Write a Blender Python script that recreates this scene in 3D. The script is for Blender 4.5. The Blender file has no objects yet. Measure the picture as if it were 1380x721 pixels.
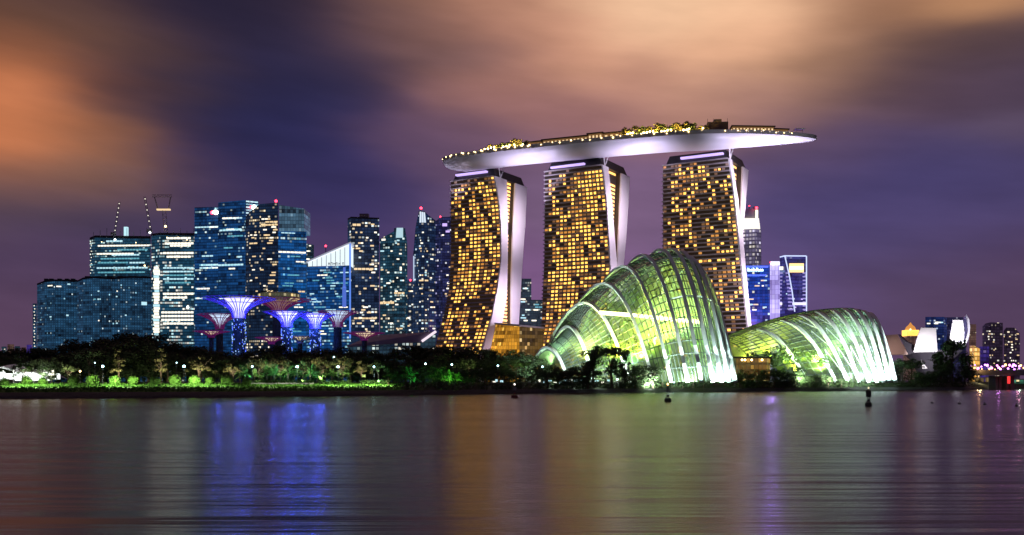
import bpy, math, random
from mathutils import Vector, Matrix

# ------------------------------------------------------------------ camera, sky, exposure
SC = bpy.context.scene
COL = SC.collection
CAM_H, F_PX, CX, HY = 4.0, 1320.0, 690.0, 515.0     # eye height over the water, focal length in photo pixels
cam_d = bpy.data.cameras.new('camera'); cam = bpy.data.objects.new('camera', cam_d); COL.objects.link(cam)
cam.location = (0, 0, CAM_H); cam.rotation_euler = (math.radians(90), 0, 0)
cam_d.sensor_width = 36.0; cam_d.lens = 36.0 * F_PX / 1380.0
cam_d.shift_y = (HY - 360.5) / 1380.0
cam_d.clip_start = 0.5; cam_d.clip_end = 30000
SC.camera = cam
SC.view_settings.view_transform = 'Standard'; SC.view_settings.look = 'None'
SC.view_settings.exposure = 0.0; SC.view_settings.gamma = 1.0; SC.view_settings.use_curve_mapping = False
SC.cycles.use_denoising = True
try: SC.cycles.denoiser = 'OPENIMAGEDENOISE'
except Exception: pass
SC.cycles.max_bounces = 6; SC.cycles.transparent_max_bounces = 24; SC.cycles.diffuse_bounces = 2
SC.cycles.glossy_bounces = 3; SC.cycles.sample_clamp_indirect = 6.0; SC.cycles.use_light_tree = True

def lin(c):                                     # 0-255 display colour to linear
    o = []
    for v in c:
        v /= 255.0
        o.append(v / 12.92 if v <= 0.04045 else ((v + 0.055) / 1.055) ** 2.4)
    return tuple(o)

def nd(nt, kind, **kw):
    n = nt.nodes.new(kind)
    for k, v in kw.items(): setattr(n, k, v)
    return n
def math_n(nt, op, a, b=None, c=None, clamp=False):
    n = nd(nt, 'ShaderNodeMath', operation=op); n.use_clamp = clamp
    for i, v in enumerate((a, b, c)):
        if v is None: continue
        if isinstance(v, (int, float)): n.inputs[i].default_value = v
        else: nt.links.new(v, n.inputs[i])
    return n.outputs[0]
def vec_n(nt, op, a, b=None, s=None):
    n = nd(nt, 'ShaderNodeVectorMath', operation=op)
    for i, v in enumerate((a, b)):
        if v is None: continue
        if isinstance(v, (tuple, list)): n.inputs[i].default_value = v
        else: nt.links.new(v, n.inputs[i])
    if s is not None:
        if isinstance(s, (int, float)): n.inputs['Scale'].default_value = s
        else: nt.links.new(s, n.inputs['Scale'])
    return n.outputs['Value'] if op in ('DOT_PRODUCT', 'LENGTH') else n.outputs['Vector']

def build_world():
    w = bpy.data.worlds.new('World'); SC.world = w; w.use_nodes = True
    nt = w.node_tree; nt.nodes.clear()
    out = nd(nt, 'ShaderNodeOutputWorld')
    tc = nd(nt, 'ShaderNodeTexCoord')
    sep = nd(nt, 'ShaderNodeSeparateXYZ'); nt.links.new(tc.outputs['Generated'], sep.inputs[0])
    az = math_n(nt, 'ARCTAN2', sep.outputs[0], sep.outputs[1])
    el = math_n(nt, 'ARCSINE', sep.outputs[2])
    el = math_n(nt, 'ABSOLUTE', el)
    # drifting cloud: directions warped by noise stretched along the wind
    cmb0 = nd(nt, 'ShaderNodeCombineXYZ')
    nt.links.new(math_n(nt, 'MULTIPLY', az, 4.0), cmb0.inputs[0]); nt.links.new(math_n(nt, 'MULTIPLY', math_n(nt, 'ADD', el, math_n(nt, 'MULTIPLY', az, 0.10)), 17.0), cmb0.inputs[1])
    nz = nd(nt, 'ShaderNodeTexNoise'); nz.inputs['Scale'].default_value = 1.0; nz.inputs['Detail'].default_value = 3.0; nz.inputs['Roughness'].default_value = 0.45
    nt.links.new(cmb0.outputs[0], nz.inputs['Vector'])
    warp = vec_n(nt, 'MULTIPLY', vec_n(nt, 'SUBTRACT', nz.outputs['Color'], (0.5, 0.5, 0.5)), (0.11, 0.035, 0.0))
    cmb = nd(nt, 'ShaderNodeCombineXYZ'); nt.links.new(az, cmb.inputs[0]); nt.links.new(el, cmb.inputs[1])
    uv = vec_n(nt, 'ADD', cmb.outputs[0], warp)
    S = SKY_SAMPLES
    csum = None; wsum = None
    for (px, py, sx, sy, col) in S:
        a = math.atan((px - CX) / F_PX); e = math.atan((HY - py) / F_PX * math.cos(a))
        d = vec_n(nt, 'SUBTRACT', uv, (a, e, 0))
        d = vec_n(nt, 'MULTIPLY', d, (F_PX / sx, F_PX / sy, 0))
        q = vec_n(nt, 'DOT_PRODUCT', d, d)
        g = math_n(nt, 'EXPONENT', math_n(nt, 'MULTIPLY', q, -1.0))
        cc = vec_n(nt, 'SCALE', lin(col), s=g)
        csum = cc if csum is None else vec_n(nt, 'ADD', csum, cc)
        wsum = g if wsum is None else math_n(nt, 'ADD', wsum, g)
    eps = 0.012
    base = lin((60, 46, 72))
    csum = vec_n(nt, 'ADD', csum, tuple(c * eps for c in base)); wsum = math_n(nt, 'ADD', wsum, eps)
    inv = math_n(nt, 'DIVIDE', 1.0, wsum)
    colr = vec_n(nt, 'SCALE', csum, s=inv)
    # faint streaks inside the cloud
    nz2 = nd(nt, 'ShaderNodeTexNoise'); nz2.inputs['Scale'].default_value = 2.3; nz2.inputs['Detail'].default_value = 4.0
    nt.links.new(cmb0.outputs[0], nz2.inputs['Vector'])
    f = math_n(nt, 'ADD', math_n(nt, 'MULTIPLY', nz2.outputs['Fac'], 0.45), 0.775)
    colr = vec_n(nt, 'SCALE', colr, s=f)
    bg = nd(nt, 'ShaderNodeBackground'); nt.links.new(colr, bg.inputs[0]); bg.inputs[1].default_value = 1.0
    sky = nd(nt, 'ShaderNodeTexSky', sky_type='NISHITA'); sky.sun_disc = False
    sky.sun_elevation = math.radians(-4); sky.sun_rotation = math.radians(-70)
    bg2 = nd(nt, 'ShaderNodeBackground'); nt.links.new(sky.outputs[0], bg2.inputs[0]); bg2.inputs[1].default_value = 0.008
    add = nd(nt, 'ShaderNodeAddShader'); nt.links.new(bg.outputs[0], add.inputs[0]); nt.links.new(bg2.outputs[0], add.inputs[1])
    nt.links.new(add.outputs[0], out.inputs[0])

SKY_SAMPLES = [
 (880, 22, 70, 34, (255, 206, 168)),
 (965, 30, 70, 40, (248, 192, 154)),
 (1000, 70, 70, 36, (226, 172, 138)),
 (15, 138, 70, 44, (222, 134, 88)),
 (760, 40, 80, 36, (190, 138, 114)),
 (270, -40, 150, 60, (28, 28, 52)),
 (270, 20, 120, 50, (34, 33, 60)),
 (330, 130, 90, 60, (37, 37, 70)),
 (400, 190, 90, 60, (42, 42, 84)),
 (330, 240, 110, 50, (52, 45, 81)),
 (480, 260, 110, 60, (56, 51, 98)),
 (470, 90, 90, 50, (50, 44, 70)),
 (200, 110, 90, 50, (62, 49, 60)),
 (120, 30, 110, 40, (104, 74, 62)),
 (-60, 60, 120, 60, (96, 66, 54)),
 (10, 140, 95, 58, (212, 128, 84)),
 (-80, 150, 90, 60, (190, 112, 72)),
 (110, 178, 88, 44, (132, 92, 72)),
 (100, 235, 130, 30, (126, 93, 82)),
 (110, 288, 160, 30, (68, 59, 81)),
 (-80, 260, 110, 40, (102, 78, 75)),
 (40, 350, 120, 60, (75, 59, 87)),
 (40, 430, 130, 60, (91, 67, 91)),
 (300, 340, 150, 60, (74, 59, 96)),
 (450, 380, 150, 60, (83, 65, 106)),
 (300, 450, 200, 50, (86, 65, 96)),
 (560, 45, 80, 40, (128, 92, 84)),
 (660, 110, 80, 50, (160, 113, 104)),
 (590, 190, 90, 50, (98, 74, 98)),
 (700, 30, 90, 45, (171, 121, 104)),
 (620, 75, 60, 22, (102, 79, 85)),
 (820, 60, 110, 40, (224, 164, 134)),
 (910, 8, 110, 50, (255, 214, 173)),
 (1010, 80, 80, 40, (231, 175, 139)),
 (900, -90, 200, 70, (230, 169, 130)),
 (880, 95, 70, 22, (184, 132, 115)),
 (930, 140, 80, 30, (188, 139, 121)),
 (790, 165, 110, 40, (151, 107, 107)),
 (1010, 140, 70, 35, (145, 107, 104)),
 (1110, 80, 70, 50, (164, 122, 98)),
 (1190, 90, 70, 50, (88, 66, 68)),
 (1180, 8, 90, 30, (158, 114, 90)),
 (1320, 0, 90, 18, (200, 146, 104)),
 (1320, -60, 160, 50, (180, 130, 96)),
 (1310, 60, 90, 30, (82, 63, 64)),
 (1290, 130, 100, 40, (84, 66, 84)),
 (1460, 120, 120, 80, (76, 62, 82)),
 (1110, 190, 90, 40, (96, 76, 102)),
 (1180, 225, 100, 40, (70, 63, 108)),
 (1330, 225, 100, 40, (70, 63, 108)),
 (1370, 165, 60, 22, (100, 84, 108)),
 (1100, 290, 110, 50, (78, 68, 112)),
 (1260, 300, 120, 50, (78, 68, 112)),
 (1200, 390, 140, 60, (83, 67, 96)),
 (1340, 400, 130, 60, (84, 63, 91)),
 (1040, 390, 110, 60, (100, 81, 132)),
 (700, 270, 110, 60, (111, 87, 116)),
 (850, 290, 110, 60, (124, 97, 130)),
 (720, 390, 110, 70, (125, 89, 133)),
 (860, 420, 150, 60, (120, 89, 132)),
 (1200, 490, 300, 40, (91, 67, 96)),
 (100, -330, 260, 170, (62, 46, 52)),
 (520, -330, 220, 170, (120, 86, 76)),
 (900, -330, 260, 170, (190, 136, 104)),
 (1350, -330, 260, 170, (120, 88, 80)),
 (700, -800, 700, 300, (110, 80, 72)),
]
build_world()

# night: a very weak moon stands in for the sun
sun_d = bpy.data.lights.new('moon', 'SUN'); sun_d.energy = 0.03; sun_d.angle = math.radians(0.5); sun_d.color = (1.0, 0.95, 0.88)
sun_o = bpy.data.objects.new('moon', sun_d); COL.objects.link(sun_o); sun_o.rotation_euler = (math.radians(50), 0, math.radians(-30))

# how strong the lamps burn
END_FLOOD, HULL_FLOOD, DOME_IN, RIB_FLOOD = 2.1, 0.95, 4.3, 4.6
MUSEUM, TREE_UP, LAWN, DECK_LAMP, PARK = 4.0, 3.0, 3.4, 8.0, 1.0

# ------------------------------------------------------------------ helpers
def P(px, py, Y):                               # the point at depth Y seen at photo pixel (px, py)
    return Vector(((px - CX) / F_PX * Y, Y, CAM_H + (HY - py) / F_PX * Y))
def X_at(px, Y): return (px - CX) / F_PX * Y
def Z_at(py, Y): return CAM_H + (HY - py) / F_PX * Y
def lerp(a, b, t): return a + (b - a) * t
def interp(tab, x):                             # piecewise linear table [(x, y), ...] sorted by x
    if x <= tab[0][0]: return tab[0][1]
    for (x0, y0), (x1, y1) in zip(tab, tab[1:]):
        if x <= x1: return lerp(y0, y1, (x - x0) / (x1 - x0))
    return tab[-1][1]
def smooth(vals, t):                            # Catmull-Rom through equally spaced values, t in 0..1
    n = len(vals) - 1; q = min(max(t, 0), 1) * n; i = min(int(q), n - 1); f = q - i
    p0 = vals[max(i - 1, 0)]; p1 = vals[i]; p2 = vals[i + 1]; p3 = vals[min(i + 2, n)]
    return 0.5 * ((2 * p1) + (-p0 + p2) * f + (2 * p0 - 5 * p1 + 4 * p2 - p3) * f * f + (-p0 + 3 * p1 - 3 * p2 + p3) * f ** 3)

class MB:
    def __init__(self): self.v = []; self.f = []; self.uv = {}
    def quad(self, a, b, c, d, uv=None):
        i = len(self.v); self.v += [tuple(a), tuple(b), tuple(c), tuple(d)]
        if uv: self.uv[len(self.f)] = uv
        self.f.append((i, i + 1, i + 2, i + 3))
    def poly(self, pts):
        i = len(self.v); self.v += [tuple(p) for p in pts]; self.f.append(tuple(range(i, i + len(pts))))
    def hexa(self, p):                          # eight corners: bottom ring 0-3, top ring 4-7
        i = len(self.v); self.v += [tuple(q) for q in p]
        for f in ((0, 3, 2, 1), (4, 5, 6, 7), (0, 1, 5, 4), (1, 2, 6, 5), (2, 3, 7, 6), (3, 0, 4, 7)):
            self.f.append(tuple(i + k for k in f))
    def box(self, c, s, rz=0.0):
        c = Vector(c); hx, hy, hz = s[0] / 2, s[1] / 2, s[2] / 2; R = Matrix.Rotation(rz, 3, 'Z')
        self.hexa([c + R @ Vector(q) for q in ((-hx, -hy, -hz), (hx, -hy, -hz), (hx, hy, -hz), (-hx, hy, -hz), (-hx, -hy, hz), (hx, -hy, hz), (hx, hy, hz), (-hx, hy, hz))])
    def tube(self, pts, r, n=6, caps=True):
        pts = [Vector(p) for p in pts]; rs = r if isinstance(r, (list, tuple)) else [r] * len(pts)
        base = len(self.v); up = Vector((0, 0, 1))
        for k, p in enumerate(pts):
            d = (pts[min(k + 1, len(pts) - 1)] - pts[max(k - 1, 0)])
            if d.length < 1e-9: d = Vector((0, 0, 1))
            d.normalize(); a = d.cross(up if abs(d.z) < 0.95 else Vector((1, 0, 0))); a.normalize(); b = d.cross(a)
            for j in range(n):
                t = 2 * math.pi * j / n
                self.v.append(tuple(p + (a * math.cos(t) + b * math.sin(t)) * rs[k]))
        for k in range(len(pts) - 1):
            for j in range(n):
                o = base + k * n; j2 = (j + 1) % n
                self.f.append((o + j, o + j2, o + n + j2, o + n + j))
        if caps:
            self.f.append(tuple(base + j for j in range(n))[::-1]); self.f.append(tuple(base + (len(pts) - 1) * n + j for j in range(n)))
    def lathe(self, prof, c=(0, 0, 0), n=20):   # prof: [(r, z)]
        base = len(self.v)
        for r, z in prof:
            for j in range(n):
                t = 2 * math.pi * j / n; self.v.append((c[0] + r * math.cos(t), c[1] + r * math.sin(t), c[2] + z))
        for k in range(len(prof) - 1):
            for j in range(n):
                o = base + k * n; j2 = (j + 1) % n; self.f.append((o + j, o + j2, o + n + j2, o + n + j))
        if prof[0][0] > 1e-4: self.f.append(tuple(base + j for j in range(n))[::-1])
        if prof[-1][0] > 1e-4: self.f.append(tuple(base + (len(prof) - 1) * n + j for j in range(n)))
    def grid(self, rows, closed=False):         # rows: list of equally long point lists
        base = len(self.v); m = len(rows[0])
        for r in rows: self.v += [tuple(p) for p in r]
        for i in range(len(rows) - 1):
            for j in range(m - 1 + (1 if closed else 0)):
                j2 = (j + 1) % m; self.f.append((base + i * m + j, base + i * m + j2, base + (i + 1) * m + j2, base + (i + 1) * m + j))
    def ball(self, c, r, n=10, m=6, sq=1.0):
        self.lathe([(max(r * math.sin(math.pi * k / m), 0.0005), -r * sq * math.cos(math.pi * k / m)) for k in range(m + 1)], c, n)
    def mesh(self, name, mat, smooth_=False):
        me = bpy.data.meshes.new(name); me.from_pydata(self.v, [], self.f)
        if not self.uv and mat and mat.get('grid'):       # box mapping in metres for the window lattice
            for fi, f in enumerate(self.f):
                q = [Vector(self.v[k]) for k in f]; n = (q[1] - q[0]).cross(q[2] - q[1])
                self.uv[fi] = [((v.x if abs(n.y) >= abs(n.x) else v.y), v.z) for v in q]
        if self.uv:
            l = me.uv_layers.new(name='UVMap')
            for fi, uv in self.uv.items():
                for li, t in zip(me.polygons[fi].loop_indices, uv): l.data[li].uv = t
        if mat: me.materials.append(mat)
        if smooth_:
            for p in me.polygons: p.use_smooth = True
        me.update(); return me
    def build(self, name, mat, parent=None, smooth_=False):
        return link(name, self.mesh(name, mat, smooth_), parent)

def link(name, me, parent=None):
    o = bpy.data.objects.new(name, me); COL.objects.link(o)
    if parent is not None:
        o.parent = parent
        if PARENT_AT_WORLD: o.matrix_parent_inverse = Matrix.Translation(-Vector(parent.location)) if parent.parent is None else Matrix.Identity(4)
    return o
PARENT_AT_WORLD = True          # parts of single things are given in world coordinates
def tag(o, label=None, cat=None, group=None, kind=None):
    if label: o['label'] = label
    if cat: o['category'] = cat
    if group: o['group'] = group
    if kind: o['kind'] = kind
    return o
def thing(name, label, cat, loc, group=None):
    e = bpy.data.objects.new(name, None); COL.objects.link(e); e.location = loc
    e.empty_display_size = 0.5
    return tag(e, label, cat, group)
def light(name, kind, loc, energy, color, size=0.5, target=None, cone=None, blend=0.6):
    if kind in ('UP', 'DOWN'):                     # shielded lamps that throw their light up and away from the water, or down
        target = Vector(loc) + (Vector((0, .55, 1)) if kind == 'UP' else Vector((0, .25, -1))); cone, blend, kind = cone or 150, .5, 'SPOT'
    d = bpy.data.lights.new(name, kind); d.energy = energy; d.color = color
    if kind in ('POINT', 'SPOT'): d.shadow_soft_size = size
    if kind == 'SPOT': d.spot_size = math.radians(cone or 60); d.spot_blend = blend
    o = bpy.data.objects.new(name, d); COL.objects.link(o); o.location = loc
    if target is not None: o.rotation_euler = (Vector(target) - Vector(loc)).to_track_quat('-Z', 'Y').to_euler()
    return o
ORD = ['first', 'second', 'third', 'fourth', 'fifth', 'sixth', 'seventh', 'eighth', 'ninth', 'tenth', 'eleventh', 'twelfth', 'thirteenth', 'fourteenth', 'fifteenth', 'sixteenth']

# ------------------------------------------------------------------ materials
def mat(name, base, rough=0.6, metal=0.0, noise=0.0, nscale=1.0, emit=None, es=0.0, spec=0.4):
    m = bpy.data.materials.new(name); m.use_nodes = True; nt = m.node_tree; b = nt.nodes['Principled BSDF']
    b.inputs['Base Color'].default_value = (*base, 1); b.inputs['Roughness'].default_value = rough; b.inputs['Metallic'].default_value = metal
    b.inputs['Specular IOR Level'].default_value = spec
    if noise:
        tc = nd(nt, 'ShaderNodeTexCoord'); n = nd(nt, 'ShaderNodeTexNoise'); n.inputs['Scale'].default_value = nscale; n.inputs['Detail'].default_value = 5
        nt.links.new(tc.outputs['Object'], n.inputs['Vector'])
        mx = nd(nt, 'ShaderNodeMix', data_type='RGBA')
        mx.inputs['A'].default_value = (*[c * (1 - noise) for c in base], 1); mx.inputs['B'].default_value = (*[min(c * (1 + noise), 1) for c in base], 1)
        nt.links.new(n.outputs['Fac'], mx.inputs['Factor']); nt.links.new(mx.outputs['Result'], b.inputs['Base Color'])
    if emit:
        b.inputs['Emission Color'].default_value = (*emit, 1); b.inputs['Emission Strength'].default_value = es
    return m
def facade_mat(name, wall=(0.02, 0.025, 0.03), cell=(3.0, 3.8), glow=(0.004, 0.02, 0.05), lit=(1, 0.85, 0.6), lit2=(0.6, 0.9, 1.0), frac=0.1,
               strength=1.2, win=(0.1, 0.9, 0.25, 0.85), rowlit=0.0, cluster=0.12, rough=0.25):
    """window grid: a bay lattice in metres, every bay lit or unlit by itself, whole floors sometimes lit together"""
    m = bpy.data.materials.new(name); m.use_nodes = True; m['grid'] = 1; nt = m.node_tree; b = nt.nodes['Principled BSDF']
    b.inputs['Base Color'].default_value = (*wall, 1); b.inputs['Roughness'].default_value = rough; b.inputs['Specular IOR Level'].default_value = 0.5
    uvn = nd(nt, 'ShaderNodeUVMap'); sep = nd(nt, 'ShaderNodeSeparateXYZ'); nt.links.new(uvn.outputs[0], sep.inputs[0])
    u = math_n(nt, 'DIVIDE', sep.outputs[0], cell[0]); v = math_n(nt, 'DIVIDE', sep.outputs[1], cell[1])
    fu = math_n(nt, 'FLOOR', u); fv = math_n(nt, 'FLOOR', v); ru = math_n(nt, 'FRACT', u); rv = math_n(nt, 'FRACT', v)
    cb = nd(nt, 'ShaderNodeCombineXYZ'); nt.links.new(fu, cb.inputs[0]); nt.links.new(fv, cb.inputs[1])
    wn = nd(nt, 'ShaderNodeTexWhiteNoise', noise_dimensions='2D'); nt.links.new(cb.outputs[0], wn.inputs['Vector'])
    rowc = nd(nt, 'ShaderNodeCombineXYZ'); nt.links.new(fv, rowc.inputs[1]); nt.links.new(math_n(nt, 'FLOOR', math_n(nt, 'DIVIDE', fu, 6.0)), rowc.inputs[0])
    wr = nd(nt, 'ShaderNodeTexWhiteNoise', noise_dimensions='2D'); nt.links.new(rowc.outputs[0], wr.inputs['Vector'])
    ns = nd(nt, 'ShaderNodeTexNoise'); ns.inputs['Scale'].default_value = cluster; ns.inputs['Detail'].default_value = 1
    nt.links.new(cb.outputs[0], ns.inputs['Vector'])
    prob = math_n(nt, 'MULTIPLY', math_n(nt, 'MULTIPLY', math_n(nt, 'SUBTRACT', ns.outputs['Fac'], 0.28, clamp=True), 4.5), frac)
    prob = math_n(nt, 'ADD', prob, math_n(nt, 'MULTIPLY', math_n(nt, 'LESS_THAN', wr.outputs['Value'], rowlit), 0.7))
    on = math_n(nt, 'LESS_THAN', wn.outputs['Value'], prob)
    mask = math_n(nt, 'MULTIPLY', math_n(nt, 'MULTIPLY', math_n(nt, 'GREATER_THAN', ru, win[0]), math_n(nt, 'LESS_THAN', ru, win[1])),
                  math_n(nt, 'MULTIPLY', math_n(nt, 'GREATER_THAN', rv, win[2]), math_n(nt, 'LESS_THAN', rv, win[3])))
    sc = nd(nt, 'ShaderNodeSeparateColor'); nt.links.new(wn.outputs['Color'], sc.inputs[0])
    mx = nd(nt, 'ShaderNodeMix', data_type='RGBA'); mx.inputs['A'].default_value = (*lit, 1); mx.inputs['B'].default_value = (*lit2, 1)
    nt.links.new(math_n(nt, 'GREATER_THAN', sc.outputs[1], 0.6), mx.inputs['Factor'])
    br = math_n(nt, 'MULTIPLY', math_n(nt, 'MULTIPLY', on, strength), math_n(nt, 'ADD', math_n(nt, 'MULTIPLY', math_n(nt, 'POWER', sc.outputs[2], 2.0), 1.0), 0.25))
    litc = vec_n(nt, 'SCALE', mx.outputs['Result'], s=br)
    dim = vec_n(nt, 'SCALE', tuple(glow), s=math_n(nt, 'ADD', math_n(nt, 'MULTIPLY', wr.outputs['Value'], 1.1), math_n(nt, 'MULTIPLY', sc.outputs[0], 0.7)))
    em = vec_n(nt, 'ADD', vec_n(nt, 'SCALE', litc, s=mask), vec_n(nt, 'SCALE', dim, s=math_n(nt, 'ADD', math_n(nt, 'MULTIPLY', mask, .5), .5)))  # dim glow put into every bay and mullion, unlit ones too
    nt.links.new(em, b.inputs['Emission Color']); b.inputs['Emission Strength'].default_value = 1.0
    # panes tilt a little, so that the sky they mirror varies from bay to bay
    nt.links.new(math_n(nt, 'ADD', math_n(nt, 'MULTIPLY', sc.outputs[1], 0.25), rough * 0.6), b.inputs['Roughness'])
    return m
def glow_mat(name, col, s, base=(0.3, 0.3, 0.3)):
    return mat(name, base, 0.5, emit=col, es=s)

M = {}
M['white_paint'] = mat('white_paint', (0.78, 0.76, 0.76), 0.5, noise=0.05, nscale=0.05)
M['hull'] = mat('hull_panels', (0.7, 0.69, 0.72), 0.35, noise=0.06, nscale=0.08)
M['dark_metal'] = mat('dark_metal', (0.03, 0.03, 0.035), 0.5)
M['steel'] = mat('steel', (0.25, 0.26, 0.28), 0.45, 0.6)
M['concrete'] = mat('concrete', (0.3, 0.29, 0.28), 0.8, noise=0.2, nscale=0.3)
M['hotel_wall'] = mat('hotel_bronze_glass', (0.045, 0.04, 0.035), 0.3, noise=0.3, nscale=0.1, emit=(1.0, 0.5, 0.15), es=0.016)  # faint glow put into the whole slab, lifting its unlit parts
M['ledge'] = mat('balcony_ledge', (0.5, 0.46, 0.46), 0.7, noise=0.2, nscale=0.2)
M['win_gold'] = glow_mat('window_gold', (1.0, 0.50, 0.085), 2.2)
M['win_amber'] = glow_mat('window_amber', (1.0, 0.40, 0.055), 0.7)
M['win_dim'] = glow_mat('window_dim', (1.0, 0.42, 0.09), 0.2)
M['win_white'] = glow_mat('window_white', (1.0, 0.93, 0.75), 1.5)
M['win_cool'] = glow_mat('window_cool', (0.55, 0.9, 1.0), 1.0)
M['win_teal'] = glow_mat('window_teal', (0.2, 0.72, 0.9), 0.55)
M['win_warm'] = glow_mat('window_warm', (1.0, 0.72, 0.38), 1.0)
M['violet_strip'] = glow_mat('violet_strip', (0.62, 0.45, 1.0), 1.2)
M['red_lamp'] = glow_mat('red_lamp', (1.0, 0.03, 0.06), 9.0)
M['white_lamp'] = glow_mat('white_lamp', (0.85, 0.97, 1.0), 9.0)
M['warm_lamp'] = glow_mat('warm_lamp', (1.0, 0.72, 0.3), 8.0)
M['cool_lamp'] = glow_mat('cool_lamp', (0.5, 0.9, 1.0), 12.0)
M['bark'] = mat('bark', (0.09, 0.065, 0.045), 0.9, noise=0.4, nscale=2.0)

# ------------------------------------------------------------------ the setting
SHORE = [(-900, 190), (-250, 215), (0, 230), (300, 252), (520, 290), (700, 335), (1000, 405), (1200, 455), (1300, 485), (1345, 560), (1500, 610), (2300, 700)]
LANDZ = [(0, -0.8), (1.5, 0.5), (4, 1.2), (6, 1.5), (12, 2.3), (30, 3.6), (60, 4.2), (25000, 4.2)]
def shoreY(px): return interp(SHORE, px)
def G(px, off):                                 # a point on the land, off metres behind the waterline
    Y = shoreY(px) + off
    return Vector((X_at(px, Y), Y, interp(LANDZ, off)))

def water_mat():
    m = bpy.data.materials.new('bay_water'); m.use_nodes = True; nt = m.node_tree; b = nt.nodes['Principled BSDF']
    b.inputs['Base Color'].default_value = (0.012, 0.011, 0.014, 1); b.inputs['IOR'].default_value = 1.33
    b.inputs['Specular IOR Level'].default_value = 0.38
    # long, low wind ripples: wide across the view, short along it
    tc = nd(nt, 'ShaderNodeTexCoord')
    def ripple(sx, sy, det):
        mp = nd(nt, 'ShaderNodeMapping'); nt.links.new(tc.outputs['Object'], mp.inputs['Vector']); mp.inputs['Scale'].default_value = (sx, sy, 1)
        n = nd(nt, 'ShaderNodeTexNoise'); n.inputs['Scale'].default_value = 1.0; n.inputs['Detail'].default_value = det; n.inputs['Roughness'].default_value = .55
        nt.links.new(mp.outputs[0], n.inputs['Vector']); return n.outputs['Fac']
    fine, mid, broad = ripple(.07, 1.6, 2), ripple(.035, .32, 3), ripple(.010, .045, 3)
    bp = nd(nt, 'ShaderNodeBump'); bp.inputs['Strength'].default_value = 1.0; bp.inputs['Distance'].default_value = 1.0
    h = math_n(nt, 'ADD', math_n(nt, 'MULTIPLY', fine, .022), math_n(nt, 'MULTIPLY', mid, .19))
    nt.links.new(h, bp.inputs['Height']); nt.links.new(bp.outputs[0], b.inputs['Normal'])
    r = math_n(nt, 'ADD', math_n(nt, 'MULTIPLY', math_n(nt, 'SUBTRACT', broad, .5), 0.10), WATER_ROUGH)
    nt.links.new(r, b.inputs['Roughness'])
    return m
WATER_ROUGH = 0.245
mb = MB()
xs = [-9000, -1500, -400, -150, 0, 150, 400, 1500, 9000]; ys = [-300, -20, 30, 90, 200, 400, 800, 1000]
mb.grid([[(x, y, 0) for x in xs] for y in ys])
tag(mb.build('water', water_mat()), 'calm dark bay water mirroring the city lights in soft columns', 'water', kind='structure')

def land_strip(name, o0, o1, m, label, cat, px0=-900, px1=2300, step=20, jag=0.0, kind='structure'):
    offs = sorted(set([o0, o1] + [o for o, _ in LANDZ if o0 < o < o1]))
    rr = random.Random(3); rows = []
    pxs = [px0 + i * step for i in range(int((px1 - px0) / step) + 1)]
    for o in offs:
        row = []
        for px in pxs:
            oo = o + (rr.uniform(-jag, jag) if o < 5 else 0)
            p = G(px, max(oo, 0.0)) if oo < 5000 else Vector(((px - CX) / F_PX * 22000, 22000, 4.2))
            row.append(p)
        rows.append(row)
    b = MB(); b.grid(rows)
    return tag(b.build(name, m), label, cat, kind=kind)
M['rock'] = mat('revetment_rock', (0.05, 0.05, 0.048), 0.9, noise=0.6, nscale=1.2)
M['lawn'] = mat('lawn', (0.05, 0.15, 0.012), 0.9, noise=0.6, nscale=0.5)
M['soil'] = mat('soil', (0.03, 0.04, 0.02), 0.95, noise=0.4, nscale=0.1)
land_strip('shore_bank', 0, 6, M['rock'], 'dark stone bank along the waterline', 'bank', jag=0.8)
land_strip('lawn', 6, 34, M['lawn'], 'mown lawn sloping down to the stone bank', 'lawn', px1=540)
land_strip('shore_slope', 6, 34, M['soil'], 'dark planted slope behind the stone bank', 'slope', px0=540)
land_strip('ground', 34, 25000, M['soil'], 'flat dark ground under the gardens and the city', 'ground')
# loose grass along the lawn's edge
gb = MB(); rg = random.Random(5)
for i in range(9000):
    px = rg.uniform(-120, 545); o = rg.uniform(6, 30); p = G(px, o); h = rg.uniform(0.15, 0.5); a = rg.uniform(0, 3.14); w = 0.25
    d = Vector((math.cos(a) * w, math.sin(a) * w, 0)); tip = p + Vector((rg.uniform(-.2, .2), rg.uniform(-.2, .2), h))
    gb.poly([p - d, p + d, tip])
tag(gb.build('grass', M['lawn']), 'rough grass standing along the lit lawn', 'grass', kind='stuff')

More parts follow.
